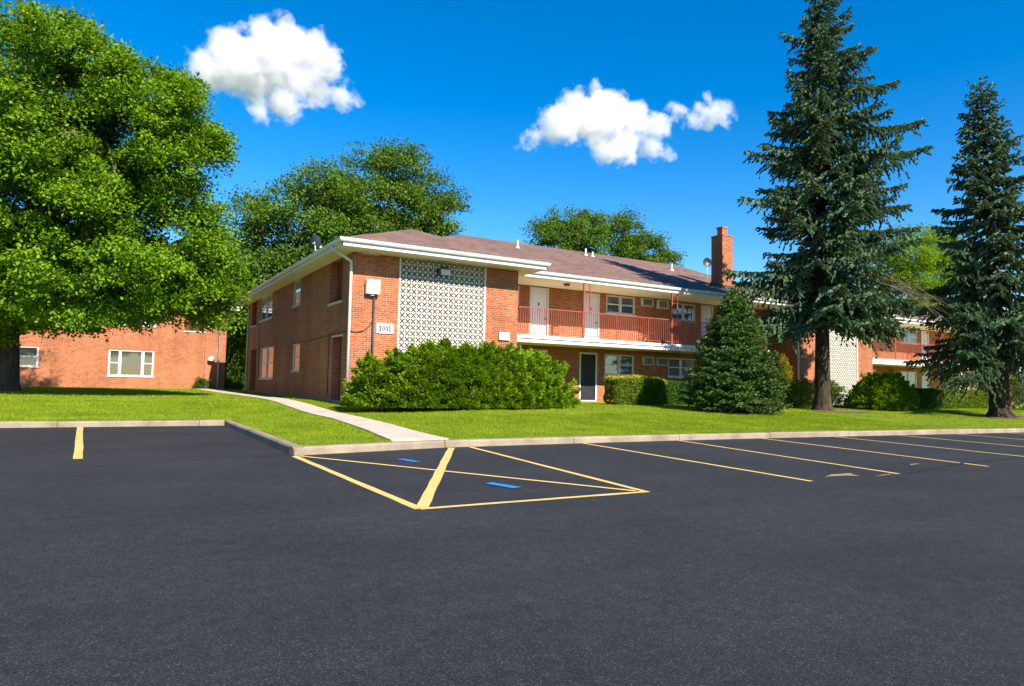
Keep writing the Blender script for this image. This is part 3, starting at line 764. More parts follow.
# the building beyond the big tree
def left_building():
    R = empty('apartment_building', (-24, 50, G), 'orange brick apartment building with white windows behind the big left tree', 'apartment building')
    F = Face('y', 0); b = MB(); X1 = 30.72
    wn = [(23.9, 26.43, .75, 2.37, 'triple', 'verticals'), (18.1, 20.28, 1.2, 2.37, 'double', 'slats'), (10, 12.5, .75, 2.37, 'triple', 'verticals'), (4, 6.2, 1.2, 2.37, 'double', 'slats'),
          (23.9, 26.43, 3.98, 5.2, 'triple', 'verticals'), (18.1, 20.28, 3.9, 5.2, 'double', 'slats'), (10, 12.5, 3.75, 5.2, 'triple', 'verticals')]
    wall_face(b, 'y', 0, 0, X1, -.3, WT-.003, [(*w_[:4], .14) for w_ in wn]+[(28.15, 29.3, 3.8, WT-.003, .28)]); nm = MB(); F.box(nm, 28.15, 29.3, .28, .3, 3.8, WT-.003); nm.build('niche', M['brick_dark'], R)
    nm = MB(); F.box(nm, 28.07, 29.38, -.05, .27, 3.72, 3.798); nm.build('sill', M['sill'], R); wall_face(b, 'x', X1, 0, 14, -.3, WT-.003, [], out=1)
    wall_face(b, 'x', 0, 0, 14, -.3, WT-.003); wall_face(b, 'y', 14, 0, X1, -.3, WT-.003, out=1); b.build('wall', M['brick'], R)
    for w_ in wn: window(R, F, *w_)
    so_ = MB(); so_.poly([(-.7, 14.7, WT), (X1+.7, 14.7, WT), (X1+.7, -.7, WT), (-.7, -.7, WT)]); so_.build('soffit', M['cream'], R)
    rf = MB(); hip(rf, -.76, X1+.76, -.76, 14.76, 5.53, .36, True, True); rf.build('roof', M['shingle'], R)
    gutter(R, [(-.7, -.7, 0), (X1+.7, -.7, 0), (X1+.7, 14.7, 0)])
    tube_part('downspout', [(30.28, -.74, 5.46), (30.28, -.74, 5.3), (30.28, -.07, 4.95), (30.28, -.07, .06)], .06, M['white'], R)
    tube_part('wall_line', [(29.42, -.02, .1), (29.42, -.02, 3.7)], .02, M['brick_dark'], R, 6)  # thin tube stands for the vertical joint line in the brickwork
    m = MB(); c = Vector((29.82, -.02, 1.86))
    m.tube([c+Vector((0, -.12, .3)), c+Vector((0, -.12, .24)), c+Vector((0, -.12, .1)), c+Vector((0, -.12, 0))], [.05, .16, .22, .23], 14); lo = m.build('wall_light', M['white'], R, smooth=True)
    m = MB(); F.box(m, 29.74, 29.9, -.1, .0, 2.0, 2.2); m.build('bracket', M['white'], lo)
    m = MB(); F.box(m, 29.72, 29.86, -.08, .0, .5, .64); m.build('vent_cap', M['white'], R)
left_building()

# ------------------------------------------------------------------ vegetation generators
def unit(v): return v/np.maximum(np.linalg.norm(v, axis=-1, keepdims=True), 1e-9)
def rnd_dir(n): return unit(RNG.normal(size=(n, 3)))
def leaves(c, axis, nrm, L, W, fold=.25):
    """rhombic folded leaves -> (N*4,3) vertices"""
    axis = unit(axis); b = unit(np.cross(axis, nrm)); n = np.cross(b, axis)
    L = np.broadcast_to(np.asarray(L, float).reshape(-1, 1), (len(c), 1)); W = np.broadcast_to(np.asarray(W, float).reshape(-1, 1), (len(c), 1))
    p0 = c-axis*L*.5; p2 = c+axis*L*.5; mid = c-n*L*fold*.25-axis*L*.06
    p1 = mid+b*W*.5; p3 = mid-b*W*.5
    return np.stack([p0, p1, p2, p3], 1).reshape(-1, 3)
def noise3(p, seed, f):
    r = np.random.default_rng(seed); out = np.zeros(len(p))
    for k in range(6):
        d = r.normal(size=3)*f*(1+.45*k); out += np.sin(p @ d+r.uniform(0, 6.28))/(1+.3*k)
    return out/3.
def limb_curve(a, b, sag=.12, n=7, wig=.12):
    a, b = Vector(a), Vector(b); L = (b-a).length; pts = []
    off = Vector((random.uniform(-1, 1), random.uniform(-1, 1), random.uniform(-.3, .3)))*L*wig
    for i in range(n):
        t = i/(n-1); p = a.lerp(b, t)+off*math.sin(math.pi*t)*.6+Vector((0, 0, L*sag*math.sin(math.pi*t)))
        pts.append(p)
    return pts

def deciduous(base, ells, label, mats, r_trunk, n_clump, per, leafsz, clump_r, name='leafy_tree', cat='tree', group=None, fork=.3, flat=.62, gap=.1, bark_m='bark', tip=.35, n_limb=60, flare=1.5, bough=9, pull=.11):
    """ells: (centre xyz world, radii xyz); clumps of leaves fill the outer part of the crown and leave gaps"""
    base = np.array(base, float); R = empty(name, tuple(base), label, cat, group)
    C = []; O = []
    vol = np.array([e[1][0]*e[1][1]*e[1][2] for e in ells])**.66; share = vol/vol.sum()
    for (ec, er), sh in zip(ells, share):
        n = int(n_clump*sh); ec = np.array(ec)-base; er = np.array(er)
        d = rnd_dir(n*3); rr = 1-.62*RNG.random(n*3)**1.7
        bump = 1+.17*noise3(d*er, 5, 1.1/max(clump_r, .3)*.55)
        p = ec+d*er*(rr*bump)[:, None]
        keep = noise3(p+base, 21, 2.4/(er.mean()))+RNG.normal(size=len(p))*.25 > -gap*6+.1*0-.35
        p = p[keep][:n]; C.append(p); O.append(unit((p-ec)/er))
    C = np.concatenate(C); O = np.concatenate(O)
    if bough:                                   # clumps gather into boughs with darker gaps between them
        nb_ = max(6, len(C)//bough); bi = RNG.choice(len(C), nb_, replace=False); D = np.linalg.norm(C[:, None]-C[bi][None], axis=2); j = D.argmin(1)
        C = C*(1-pull)+C[bi][j]*pull; C[:, 2] = C[:, 2]*.8+C[bi][j][:, 2]*.2
    k = RNG.uniform(.6, 1.35, len(C))*clump_r
    idx = np.repeat(np.arange(len(C)), per); m = len(idx)
    d = rnd_dir(m); rad = (RNG.random(m)**.45)
    ax = unit(O[idx]*np.array([1, 1, .35])+RNG.normal(size=(m, 3))*.25)           # sprays reach outwards
    loc = d*rad[:, None]*k[idx][:, None]; loc[:, 2] *= flat
    loc += ax*(np.sum(loc*ax, 1)*.45)[:, None]; loc[:, 2] -= .22*k[idx]*(np.linalg.norm(loc[:, :2], axis=1)/k[idx])**2
    pos = C[idx]+loc
    nr = unit(np.array([0, 0, 1.0])+O[idx]*.55+RNG.normal(size=(m, 3))*.55)
    la = unit(ax+RNG.normal(size=(m, 3))*.6+np.array([0, 0, -.35]))
    sz = RNG.uniform(.7, 1.3, m)*leafsz
    V = leaves(pos, la, nr, sz, sz*.62)
    np_mesh('crown', V, 4, M[mats], R)
    # trunk and limbs
    t = MB(); top = np.mean([np.array(e[0])-base for e in ells], 0); fz = max(top[2]*fork, 1.2)
    t.tube([(0, 0, -.25), (0, 0, .02), (0, 0, .35), (.03, .02, fz*.55), (.0, .05, fz)], [r_trunk*flare*1.1, r_trunk*flare, r_trunk*1.15, r_trunk, r_trunk*.92], 14, False)
    hub = []
    for (ec, er) in ells:
        e = Vector(np.array(ec)-base); s0 = Vector((0, .05, fz*random.uniform(.82, 1.0)))
        pts = limb_curve(s0, e, .05, 8); n = len(pts); rr = r_trunk*random.uniform(.38, .58)
        t.tube(pts, [rr*(1-.75*i/(n-1)) for i in range(n)], 8, False); hub += pts[3:]
    for j in RNG.choice(len(C), min(n_limb, len(C)), replace=False):
        e = Vector(C[j]); a = min(hub, key=lambda q: (q-e).length)
        pts = limb_curve(a, e, .04, 5); t.tube(pts, [.05*r_trunk/.3*(1-.8*i/4)+.008 for i in range(5)], 5, False)
    t.build('trunk', M[bark_m], R, smooth=True)
    return R

def ell(px, py, rx, ry, Y, depth=None, dy=0):
    """ellipsoid given by where it stands in the view at world depth Y"""
    k = mpp(px, py, Y); c = at(px, py, Y); rx, ry = rx*k, ry*k
    return ((c.x, c.y+dy, c.z), (rx, (depth or rx), ry))

def shoots(c, axis, L, W, blades=3):
    """needle-clad shoots: blades set around an axis"""
    out = []; axis = unit(axis); h = unit(np.cross(axis, RNG.normal(size=axis.shape))); q = np.cross(axis, h)
    for k in range(blades):
        a = math.pi*k/blades; out.append(leaves(c, axis, h*math.cos(a)+q*math.sin(a), L, W, 0))
    return np.concatenate(out)

def spruce(base, H, prof, label, lean=(0, 0), zb=3.2, r_trunk=.3, mat='blue_needle', step=.27, droop=.28, seed=3, dens=1., bare=None, side=None, group=None, shoot=.24, nb=5, hang=.45, extra=(), lr=(.55, 1.28)):
    rg = np.random.default_rng(seed); R = empty('spruce_tree', base, label, 'spruce tree', group)
    t = MB(); lx, ly = lean
    ax = lambda z: Vector((lx*(z/H)**1.2, ly*(z/H)**1.2, z))
    zz = [-.25, .0, .25, .7, 1.6, H*.25, H*.5, H*.75, H]
    rr = [r_trunk*1.9, r_trunk*1.6, r_trunk*1.2, r_trunk*1.04, r_trunk, r_trunk*.8, r_trunk*.5, r_trunk*.24, .02]
    t.tube([ax(max(z, 0))+Vector((0, 0, min(z, 0))) for z in zz], rr, 12, False)
    P, A = [], []
    plan = []; z = zb
    while z < H-.15:
        Lm = np.interp(z/H, prof[0], prof[1]); n = nb if z < H*.9 else 4; a0 = rg.uniform(0, 6.28)
        for k in range(n):
            a = a0+2*math.pi*(k+rg.uniform(-.3, .3))/n; L = Lm*rg.uniform(*lr)
            if side is not None: L *= 1+side*math.cos(a+YAW)
            if rg.random() < .08 and z < H*.8: L *= .5
            plan.append((a, z+rg.uniform(-.12, .12), max(L, .12)))
        z += step*rg.uniform(.75, 1.25)
    plan += list(extra)
    for a, z, L in plan:
        ca, sa = math.cos(a), math.sin(a); f = z/H
        dr = droop*(1.25-1.15*f); o = ax(z)
        npt = max(3, int(L/.085)); s = np.linspace(0, 1, npt)
        zc = -dr*L*s+(.24*L)*s**2.6*(.45+.6*f)+.55*max(0, f-.72)*L*s
        bx = np.stack([o.x+ca*L*s, o.y+sa*L*s, o.z+zc], 1)
        if L > .6: t.tube([bx[i] for i in range(0, npt, max(1, npt//5))], [max(.006, r_trunk*.13*(1-.85*i/6)) for i in range(len(range(0, npt, max(1, npt//5))))], 4, False)
        tan = unit(np.gradient(bx, axis=0)); ph = rg.uniform(0, 6.28, 2)
        for i in range(1, npt):
            if s[i] < .14 and f < .9: continue
            P.append(bx[i]+rg.normal(size=3)*.03); A.append(tan[i]+rg.normal(size=3)*.35+np.array([0, 0, .15]))
            for q_, sd in enumerate((1, -1)):
                if rg.random() > dens: continue
                tuft = .62+.62*max(0, math.sin(i*.085*8.5+ph[q_]))**1.5            # foliage gathers in tufts
                tl = (.38*L*(1-s[i])**.75*min(1, s[i]*2.4)+.17)*rg.uniform(.75, 1.1)*tuft
                pd = np.array([-sa*sd, ca*sd, 0.])*.85+np.array([ca, sa, 0])*.6+rg.normal(size=3)*.14; pd[2] -= .25*hang/.45
                pd /= np.linalg.norm(pd); m = max(1, int(tl/(shoot*.5)))
                for j in range(1, m+1):
                    q = tl*j/m; pt = bx[i]+pd*q; pt[2] -= hang*q*q*(1-.4*f)
                    dd = pd.copy(); dd[2] -= 2*hang*q
                    P.append(pt+rg.normal(size=3)*.025); A.append(dd+rg.normal(size=3)*.4)
    for q in range(10): P.append(np.array(ax(H-.02-.09*q))); A.append(np.array([rg.normal()*.5, rg.normal()*.5, 1.]))
    P = np.array(P); A = np.array(A); Ls = rg.uniform(.75, 1.3, len(P))*shoot*1.2
    
    np_mesh('crown', shoots(P, A, Ls, Ls*.40, 3), 4, M[mat], R)
    if bare:
        tw = MB()
        for (a, z0, L, dz) in bare:
            p0 = ax(z0); e = p0+Vector((math.cos(a)*L, math.sin(a)*L, dz)); pts = limb_curve(p0, e, .06, 7)
            tw.tube(pts, [.030*(1-.75*i/6)+.005 for i in range(7)], 5, False)
            for k in range(7):
                b = pts[random.randint(2, 5)]; ee = b+(e-p0).normalized()*L*random.uniform(.25, .5)+Vector((random.uniform(-.5, .5), random.uniform(-.5, .5), random.uniform(-.5, .25)))
                tw.tube(limb_curve(b, ee, .05, 4), [.013, .011, .008, .005], 4, False)
    t.build('trunk', M['bark_spruce'], R, smooth=True)
    if bare: tw.build('dead_branches', M['twig'], R, smooth=True)
    return R

def mound(center, rad, label, mat, n, name, cat, plume=.45, up=.35, seed=1, lump=.14, flatten=1., group=None, pw=.2, k=16, boxy=0., fine=.19, lobes=7.5):
    """a shrub made of plume-like sprays all over a lumpy dome"""
    rg = np.random.default_rng(seed); cx, cy = center; z0 = float(hgt(cx, cy)); R = empty(name, (cx, cy, z0), label, cat, group)
    d = unit(rg.normal(size=(n, 3))); d[:, 2] = np.abs(d[:, 2])**.8*np.sign(d[:, 2]); d = unit(d); d[:, 2] = np.where(d[:, 2] < -.15, -d[:, 2], d[:, 2])
    if boxy > 0:
        e = 1/np.max(np.abs(d)/1., axis=1); d2 = d*e[:, None]; dd = d*(1-boxy)+d2*boxy
    else: dd = d
    rr = (1-.42*rg.random(n)**2.2)*(1+lump*noise3(d*np.array(rad), seed+3, 2.6/np.mean(rad)))
    p = dd*np.array(rad)*rr[:, None]
    nl = max(8, int(lobes*rad[0]*rad[2])); sc = np.array([1, 1, 2.5]); S_ = dd*np.array(rad)*sc; ci = [0]; dm = np.linalg.norm(S_-S_[0], axis=1)
    while len(ci) < nl:
        q = int(np.argmax(dm*rg.uniform(.6, 1, n))); ci.append(q); dm = np.minimum(dm, np.linalg.norm(S_-S_[q], axis=1))
    cen = (dd*np.array(rad))[ci]; dist = np.min(np.linalg.norm(((dd*np.array(rad))[:, None]-cen[None])*sc, axis=2), 1)
    p *= (1.07-.36*np.clip(dist/(1.25*np.median(dist)), 0, 1.25)**2*.62)[:, None]
    p[:, 2] = np.maximum(p[:, 2], .02)
    ax = unit(d*np.array([1, 1, .6])+np.array([0, 0, up])+rg.normal(size=(n, 3))*.33)
    P, A, L = [], [], []
    for j in range(k):
        t = (j+.5)/k; side = rg.normal(size=(n, 3)); side = unit(side-ax*np.sum(side*ax, 1)[:, None])
        q = p+ax*((t-.75)*plume)[..., None] if np.ndim(t) else p+ax*((t-.75)*plume)
        q = q+side*(pw*plume*(1-t*.75))+np.array([0, 0, -.35*plume])*(t**2)
        P.append(q); A.append(ax*.9+side*.65+np.array([0, 0, -.25*t])); L.append(rg.uniform(.7, 1.3, n)*plume*fine)
    P = np.concatenate(P); A = np.concatenate(A); L = np.concatenate(L)
    ok = P[:, 2] > -.02; P, A, L = P[ok], A[ok], L[ok]
    np_mesh('foliage', shoots(P, A, L, L*.30, 2), 4, M[mat], R)
    st = MB()
    for q in range(9):
        a = rg.uniform(0, 6.28); e = Vector((math.cos(a)*rad[0]*.6, math.sin(a)*rad[1]*.6, rad[2]*rg.uniform(.4, .75)))
        st.tube(limb_curve((rg.normal()*.1, rg.normal()*.1, -.1), e, .1, 5), [.05, .04, .03, .02, .012], 6, False)
    st.build('stem', M['bark'], R, smooth=True)
    return R

def juniper(center, rad, label, mat, name, cat, fronds=520, per=105, seed=1, fl=.85, sq=2.5, shoot=.105):
    """a spreading evergreen: flat layered fronds reach outwards from the middle and overlap in tiers"""
    rg = np.random.default_rng(seed); cx, cy = center; z0 = float(hgt(cx, cy)); R = empty(name, (cx, cy, z0), label, cat)
    n = fronds*6; az = rg.uniform(0, 6.28, n); el = np.arcsin(rg.uniform(0.0, 1, n)); d = np.stack([np.cos(az)*np.cos(el), np.sin(az)*np.cos(el), np.sin(el)], 1)
    d /= (np.sum(np.abs(d)**sq, 1)**(1/sq))[:, None]
    S_ = d*np.array(rad); w_ = np.array([1, 1, 1.8]); ci = [0]; dm = np.linalg.norm((S_-S_[0])*w_, axis=1)
    while len(ci) < fronds:                                            # evenly spread tips
        q = int(np.argmax(dm*rg.uniform(.7, 1, n))); ci.append(q); dm = np.minimum(dm, np.linalg.norm((S_-S_[q])*w_, axis=1))
    tip = S_[ci]*rg.uniform(.80, 1.04, len(ci))[:, None]*(1+.06*noise3(S_[ci], seed, 1.1))[:, None]
    inner = tip[::2]*rg.uniform(.62, .82, len(tip[::2]))[:, None]; tip = np.concatenate([tip, inner]); m = len(tip)
    out = tip*np.array([1/rad[0]**1.2, 1/rad[1]**1.2, 0]); out += rg.normal(size=(m, 3))*np.array([.12, .12, 0]); out = unit(out)
    out[:, 2] = .12+.35*np.clip(tip[:, 2]/rad[2], 0, 1)**2+rg.normal(size=m)*.10; out = unit(out)
    sd = unit(np.cross(out, np.array([0, 0, 1.]))); up = np.cross(sd, out)
    L = fl*rg.uniform(.65, 1.3, m); k = np.repeat(np.arange(m), per); N_ = len(k)
    u = rg.random(N_)**.75; v = rg.normal(size=N_)*.36*(1.05-u*.8)*L[k]; h = rg.normal(size=N_)*.045
    P = tip[k]+out[k]*((u-1)*L[k])[:, None]+sd[k]*v[:, None]+up[k]*(h+.14*L[k]*u**3-.16*np.abs(v)/L[k])[:, None]
    P[:, 2] = np.where(P[:, 2] < .03, .03+rg.random(N_)*.12, P[:, 2])
    A = out[k]+sd[k]*(np.sign(v)*rg.uniform(.1, .8, N_))[:, None]+up[k]*(rg.normal(size=N_)*.25+.22)[:, None]
    ls = rg.uniform(.7, 1.35, N_)*shoot
    np_mesh('foliage', shoots(P, A, ls, ls*.5, 2), 4, M[mat], R)
    st = MB()
    for q in range(0, m, 9):
        e = Vector(tip[q]-out[q]*L[q]*.35); st.tube(limb_curve((rg.normal()*.25, rg.normal()*.12, -.1), e, .08, 5), [.04, .032, .024, .016, .009], 5, False)
    st.build('stem', M['bark'], R, smooth=True)
    return R

def hedge(x0, x1, yc, dep, h, label, mat, seed, gold=0, n_m2=1500, leafsz=.075):
    rg = np.random.default_rng(seed); cx = (x0+x1)/2; z0 = float(hgt(cx, yc)); R = empty('hedge', (cx, yc, z0), label, 'hedge', None)
    hx, hy = (x1-x0)/2, dep/2
    def surf(n):
        # points in a box with a bias to the skin
        u = rg.uniform(-1, 1, (n, 3)); ax_ = rg.choice(3, n, p=[.18, .5, .32]); sg_ = rg.choice([-1, 1], n)
        depth = 1-.5*rg.random(n)**2.5
        u[np.arange(n), ax_] = sg_*depth
        r = np.linalg.norm(u, axis=1); lim = np.maximum(1, (np.sum(np.abs(u)**7, 1))**(1/7)); u = u/lim[:, None]
        p = u*np.array([hx, hy, h/2])+np.array([0, 0, h/2]); w_ = noise3(p+np.array([cx, yc, 0]), seed, 2.2)
        p[:, :2] *= (1+.05*w_)[:, None]; p[:, 2] *= 1+.06*noise3(p, seed+1, 1.6); return p, unit(u)
    n = int(n_m2*(2*h*(x1-x0+dep)+(x1-x0)*dep)); p, o = surf(n); p[:, 2] = np.maximum(p[:, 2], .03)
    keep = (p[:, 2] > .16*h) | (rg.random(n) < .45); p, o = p[keep], o[keep]; n = len(p)
    nr = unit(o*.8+rg.normal(size=(n, 3))*.6+np.array([0, 0, .5])); la = unit(o*.5+rg.normal(size=(n, 3))*.7+np.array([0, 0, .5]))
    sz = rg.uniform(.7, 1.4, n)*leafsz
    np_mesh('foliage', leaves(p, la, nr, sz, sz*.6), 4, M[mat], R)
    if gold:
        n2 = int(900*(x1-x0)*dep); u = rg.uniform(-1, 1, (n2, 2)); p2 = np.stack([u[:, 0]*hx*.97, u[:, 1]*hy*.95, h*(.99+.05*rg.normal(size=n2))], 1)
        p2[:, 2] -= .12*h*np.abs(u[:, 1])**4; p2[:, 2] += .06*h*noise3(p2, seed+1, 1.6)
        sz = rg.uniform(.7, 1.3, n2)*leafsz
        np_mesh('new_growth', leaves(p2, rg.normal(size=(n2, 3))*.5+np.array([0, 0, .8]), rg.normal(size=(n2, 3))*.6+np.array([0, -.4, .6]), sz, sz*.6), 4, M['hedge_gold'], R)
    st = MB()
    for q in range(max(3, int((x1-x0)*2.2))):
        x = rg.uniform(-hx*.9, hx*.9); y = rg.uniform(-hy*.5, hy*.5)
        for k in range(3): st.tube(limb_curve((x, y, -.1), (x+rg.normal()*.2, y+rg.normal()*.15, h*.7), .05, 4), [.03, .025, .018, .01], 5, False)
    st.build('stem', M['bark'], R, smooth=True)
    return R

# ------------------------------------------------------------------ planting
Yt = 36.5
tb = at(0, 391, Yt)
Yn = 29.5
deciduous((tb.x, tb.y, G), [
    ell(60, 250, 100, 85, 31, 5.0), ell(140, 262, 98, 66, Yn, 4.0), ell(192, 262, 42, 38, Yn, 2.6), ell(105, 140, 100, 88, 30, 4.5), ell(176, 155, 44, 58, Yn, 3.0),
    ell(30, 95, 78, 95, 30.5, 4.6), ell(150, 105, 46, 40, Yn, 2.6), ell(-60, 150, 140, 160, 33, 6), ell(-70, 275, 115, 62, 33, 5), ell(40, 190, 110, 90, 30.5, 4.2), ell(210, 228, 18, 34, Yn, 1.6), ell(10, 305, 46, 36, 33, 2.6),
    ell(130, 288, 104, 42, Yn, 3.2), ell(188, 290, 44, 38, Yn, 2.4), ell(70, 296, 60, 38, Yn, 2.6), ell(222, 272, 15, 28, Yn, 1.4), ell(70, 45, 26, 34, 30, 2), ell(120, 80, 22, 40, Yn, 2), ell(185, 100, 18, 30, Yn, 1.6), ell(216, 150, 13, 24, Yn, 1.3)],
    'large bright green leafy tree with thick dark trunk on the left lawn', 'leaf_bright', .60, 3300, 115, .14, .60, name='leafy_tree', fork=.34, flat=.55, gap=.12, n_limb=140, flare=1.3, pull=.27, bough=13)
Yb = 56.
deciduous((*at(300, 388, Yb).xy, G), [ell(300, 220, 48, 62, Yb, 5), ell(262, 240, 36, 50, Yb, 4), ell(330, 205, 30, 45, Yb, 4), ell(255, 290, 40, 50, Yb, 4), ell(310, 280, 50, 50, Yb, 4)],
    'mid green tree rising behind the left roof corner with the satellite dish', 'leaf_mid', .4, 560, 95, .24, 1.05, group='trees behind the apartment buildings', gap=.02, fork=.45)
Yb = 60.
deciduous((*at(390, 388, Yb).xy, G), [ell(385, 200, 55, 56, Yb, 5), ell(425, 215, 36, 52, Yb, 4), ell(345, 215, 30, 45, Yb, 4), ell(395, 165, 30, 24, Yb, 3), ell(440, 240, 24, 40, Yb, 3), ell(375, 260, 60, 50, Yb, 5)],
    'tall rounded mid green tree behind the hip roof of the near building', 'leaf_mid', .42, 760, 95, .25, 1.1, group='trees behind the apartment buildings', gap=.0, fork=.45)
Yb = 66.
deciduous((*at(568, 388, Yb).xy, G), [ell(568, 234, 34, 28, Yb, 4), ell(548, 246, 20, 20, Yb, 3), ell(590, 240, 18, 30, Yb, 3), ell(568, 290, 30, 40, Yb, 4)],
    'left of the two green trees showing above the long roof ridge', 'leaf_mid', .4, 420, 95, .26, 1.05, group='trees behind the apartment buildings', gap=.0, fork=.5)
Yb = 70.
deciduous((*at(630, 388, Yb).xy, G), [ell(622, 234, 24, 27, Yb, 3.5), ell(645, 250, 24, 22, Yb, 3.5), ell(664, 262, 16, 12, Yb, 2.5), ell(635, 290, 34, 36, Yb, 4)],
    'right of the two green trees above the ridge, sloping towards the chimney', 'leaf_mid', .4, 420, 95, .26, 1.05, group='trees behind the apartment buildings', gap=.0, fork=.5)
Yb = 50.
deciduous((*at(925, 388, Yb).xy, G), [ell(920, 268, 50, 42, Yb, 5), ell(898, 262, 28, 30, Yb, 3.5), ell(940, 250, 28, 24, Yb, 3), ell(960, 290, 40, 40, Yb, 4), ell(912, 320, 50, 40, Yb, 5)],
    'yellow green leafy tree between the two tall spruces behind the far roof', 'leaf_lime', .4, 760, 95, .25, 1.1, group='trees behind the apartment buildings', gap=.03, fork=.45)
Yb = 75.
for i, (px, py, rx, ry) in enumerate(((228, 335, 26, 55), (258, 330, 30, 60))):
    deciduous((*at(px, 388, Yb).xy, G), [ell(px, py, rx, ry, Yb, 4), ell(px+6, py+25, rx*.9, ry*.6, Yb, 3), ell(px-8, py-25, rx*.7, ry*.5, Yb, 3)],
        ['dark tree filling the gap between the two brick buildings', 'dark tree beyond the gap, close behind the shaded side wall'][i], 'leaf_dark', .35, 260, 75, .32, 1.3, group='trees behind the apartment buildings', gap=.0, fork=.5)

# arborvitae column in the gap
def column(px, Y, H, r, label):
    c = at(px, 388, Y); R = empty('arborvitae', (c.x, c.y, G), label, 'arborvitae'); n = 6500
    z = RNG.random(n)**.8*H; rad = r*np.sqrt(np.clip(1-(z/H)**1.6, .02, 1))*(1-.45*RNG.random(n)**2); a = RNG.uniform(0, 6.28, n)
    rad *= 1+.12*np.sin(a*5+z*2.2)
    p = np.stack([np.cos(a)*rad, np.sin(a)*rad, z], 1); o = np.stack([np.cos(a), np.sin(a), a*0], 1)
    np_mesh('foliage', shoots(p, o*.45+np.array([0, 0, .9])+RNG.normal(size=(n, 3))*.25, RNG.uniform(.18, .34, n), RNG.uniform(.07, .12, n), 2), 4, M['arbor'], R)
    MB().tube([(0, 0, -.2), (0, 0, H*.6), (0, 0, H*.95)], [.09, .06, .02], 8).build('trunk', M['bark'], R)
column(237, 58, 5.6, .80, 'tall slim arborvitae standing in the gap between the two buildings')
column(250, 62, 3.4, .80, 'shorter arborvitae beside the slim one in the gap')

bs = (26.4, 18.9)
spruce((*bs, float(hgt(*bs))), 19.0, ([0, .17, .22, .3, .38, .5, .62, .7, .8, .9, .97, 1], [2.6, 2.9, 3.0, 2.8, 2.6, 2.55, 2.45, 2.05, 1.5, .9, .45, .15]),
    'taller blue green spruce with a bare lower trunk beside the dead branches', zb=3.9, r_trunk=.31, seed=5, droop=.32, step=.275, nb=5, dens=1.0, hang=.6, shoot=.175, side=.12,
    extra=[(2.62, 6.4, 4.1), (2.5, 6.0, 3.7), (2.75, 5.6, 3.6), (-.5, 12.6, 4.5), (-.6, 11.4, 4.5), (-.4, 9.3, 4.1), (-.5, 14.2, 3.4), (-.45, 5.3, 3.9), (-.8, 5.0, 3.7), (-.5, 15.6, 2.4), (2.6, 16.2, 1.7), (2.6, 11.2, 3.3), (2.5, 9.4, 3.4), (-.3, 4.6, 3.6), (2.6, 4.5, 3.4)],
    bare=[(-.75, 6.2, 4.3, -1.7), (-.85, 6.6, 4.6, -2.2), (-.65, 5.9, 4.0, -1.2), (-.8, 6.9, 4.2, -2.4), (-.95, 6.0, 4.2, -2.0)], group='tall spruces on the right lawn')
rs = (33.9, 15.5)
spruce((*rs, float(hgt(*rs))), 15.1, ([0, .1, .15, .25, .35, .5, .65, .8, .9, .97, 1], [2.2, 2.8, 3.2, 3.1, 2.7, 2.2, 1.75, 1.15, .7, .42, .15]),
    'leaning dark spruce cut by the right edge of the photo', lean=(-1.0, 0.1), zb=2.7, r_trunk=.38, seed=9, droop=.38, step=.26, nb=5, dens=1.0, hang=.65, shoot=.165, group='tall spruces on the right lawn')
ss = (20.6, 18.5)
spruce((*ss, float(hgt(*ss))), 4.75, ([0, .06, .2, .4, .6, .8, .93, 1], [1.8, 1.92, 1.84, 1.5, 1.08, .62, .28, .08]),
    'short dense dark green cone shaped spruce on the lawn left of the tall one', zb=.12, r_trunk=.1, mat='dark_needle', seed=4, droop=.05, step=.105, shoot=.115, nb=10, hang=.10, lr=(.72, 1.08))

juniper((10.55, 21.0), (4.3, 1.7, 2.13), 'wide spreading bright green juniper mound in front of the breeze block screen', 'juniper', 'juniper_shrub', 'juniper', 640, 190, 2)
juniper((31.4, 19.3), (1.95, 1.25, 1.7), 'broad rounded green yew mound right of the tall spruce trunk', 'juniper', 'yew_shrub', 'shrub', 260, 160, 6, .7)
mound((27.0, 20.8), (1.05, .9, 1.45), 'rounded yellow green shrub between small spruce and tall spruce trunk', 'hedge', 900, 'round_shrub', 'shrub', .3, .5, 8, .08, boxy=.45)
mound((29.8, 20.9), (.75, .7, 1.35), 'narrow rounded green shrub just right of the tall spruce trunk', 'hedge', 700, 'round_shrub', 'shrub', .3, .5, 10, .08, boxy=.4)
mound((29.75, 23.5), (.8, .6, 2.45), 'bright golden yellow shrub behind the small cone spruce', 'hedge_gold', 620, 'golden_shrub', 'shrub', .3, .6, 12, .1)
hedge(18.15, 21.0, 23.0, 1.0, 1.12, 'clipped golden topped hedge under the ground floor window of the near building', 'hedge', 14, 1)
hedge(21.15, 24.2, 23.3, 1.0, 1.08, 'darker clipped hedge between the golden topped hedge and the small spruce', 'leaf_dark', 15)
hedge(34.5, 36.9, 19.9, 1.1, 1.0, 'dark clipped hedge right of the broad yew mound', 'leaf_dark', 16)
hedge(37.1, 42.2, 20.3, 1.1, .95, 'long low green hedge behind the leaning spruce trunk', 'hedge', 17)
mound((43.2, 19.2), (1.3, 1.2, 2.3), 'dark evergreen shrub at the right edge under the leaning spruce', 'dark_needle', 900, 'evergreen_shrub', 'shrub', .45, .35, 18, .12)
def small_shrub(px, py, Y, rad, label, mat, seed):
    c = at(px, py, Y); return mound((c.x, c.y), rad, label, mat, 380, 'small_shrub', 'shrub', .3, .5, seed, .14)
small_shrub(201, 388, 49.2, (.62, .45, .95), 'small dark green bush against the sunlit wall left of the downspout', 'leaf_dark', 20)
small_shrub(226, 388, 50.5, (.5, .5, 1.0), 'yellow green bush at the corner right of the white downspout', 'hedge', 21)
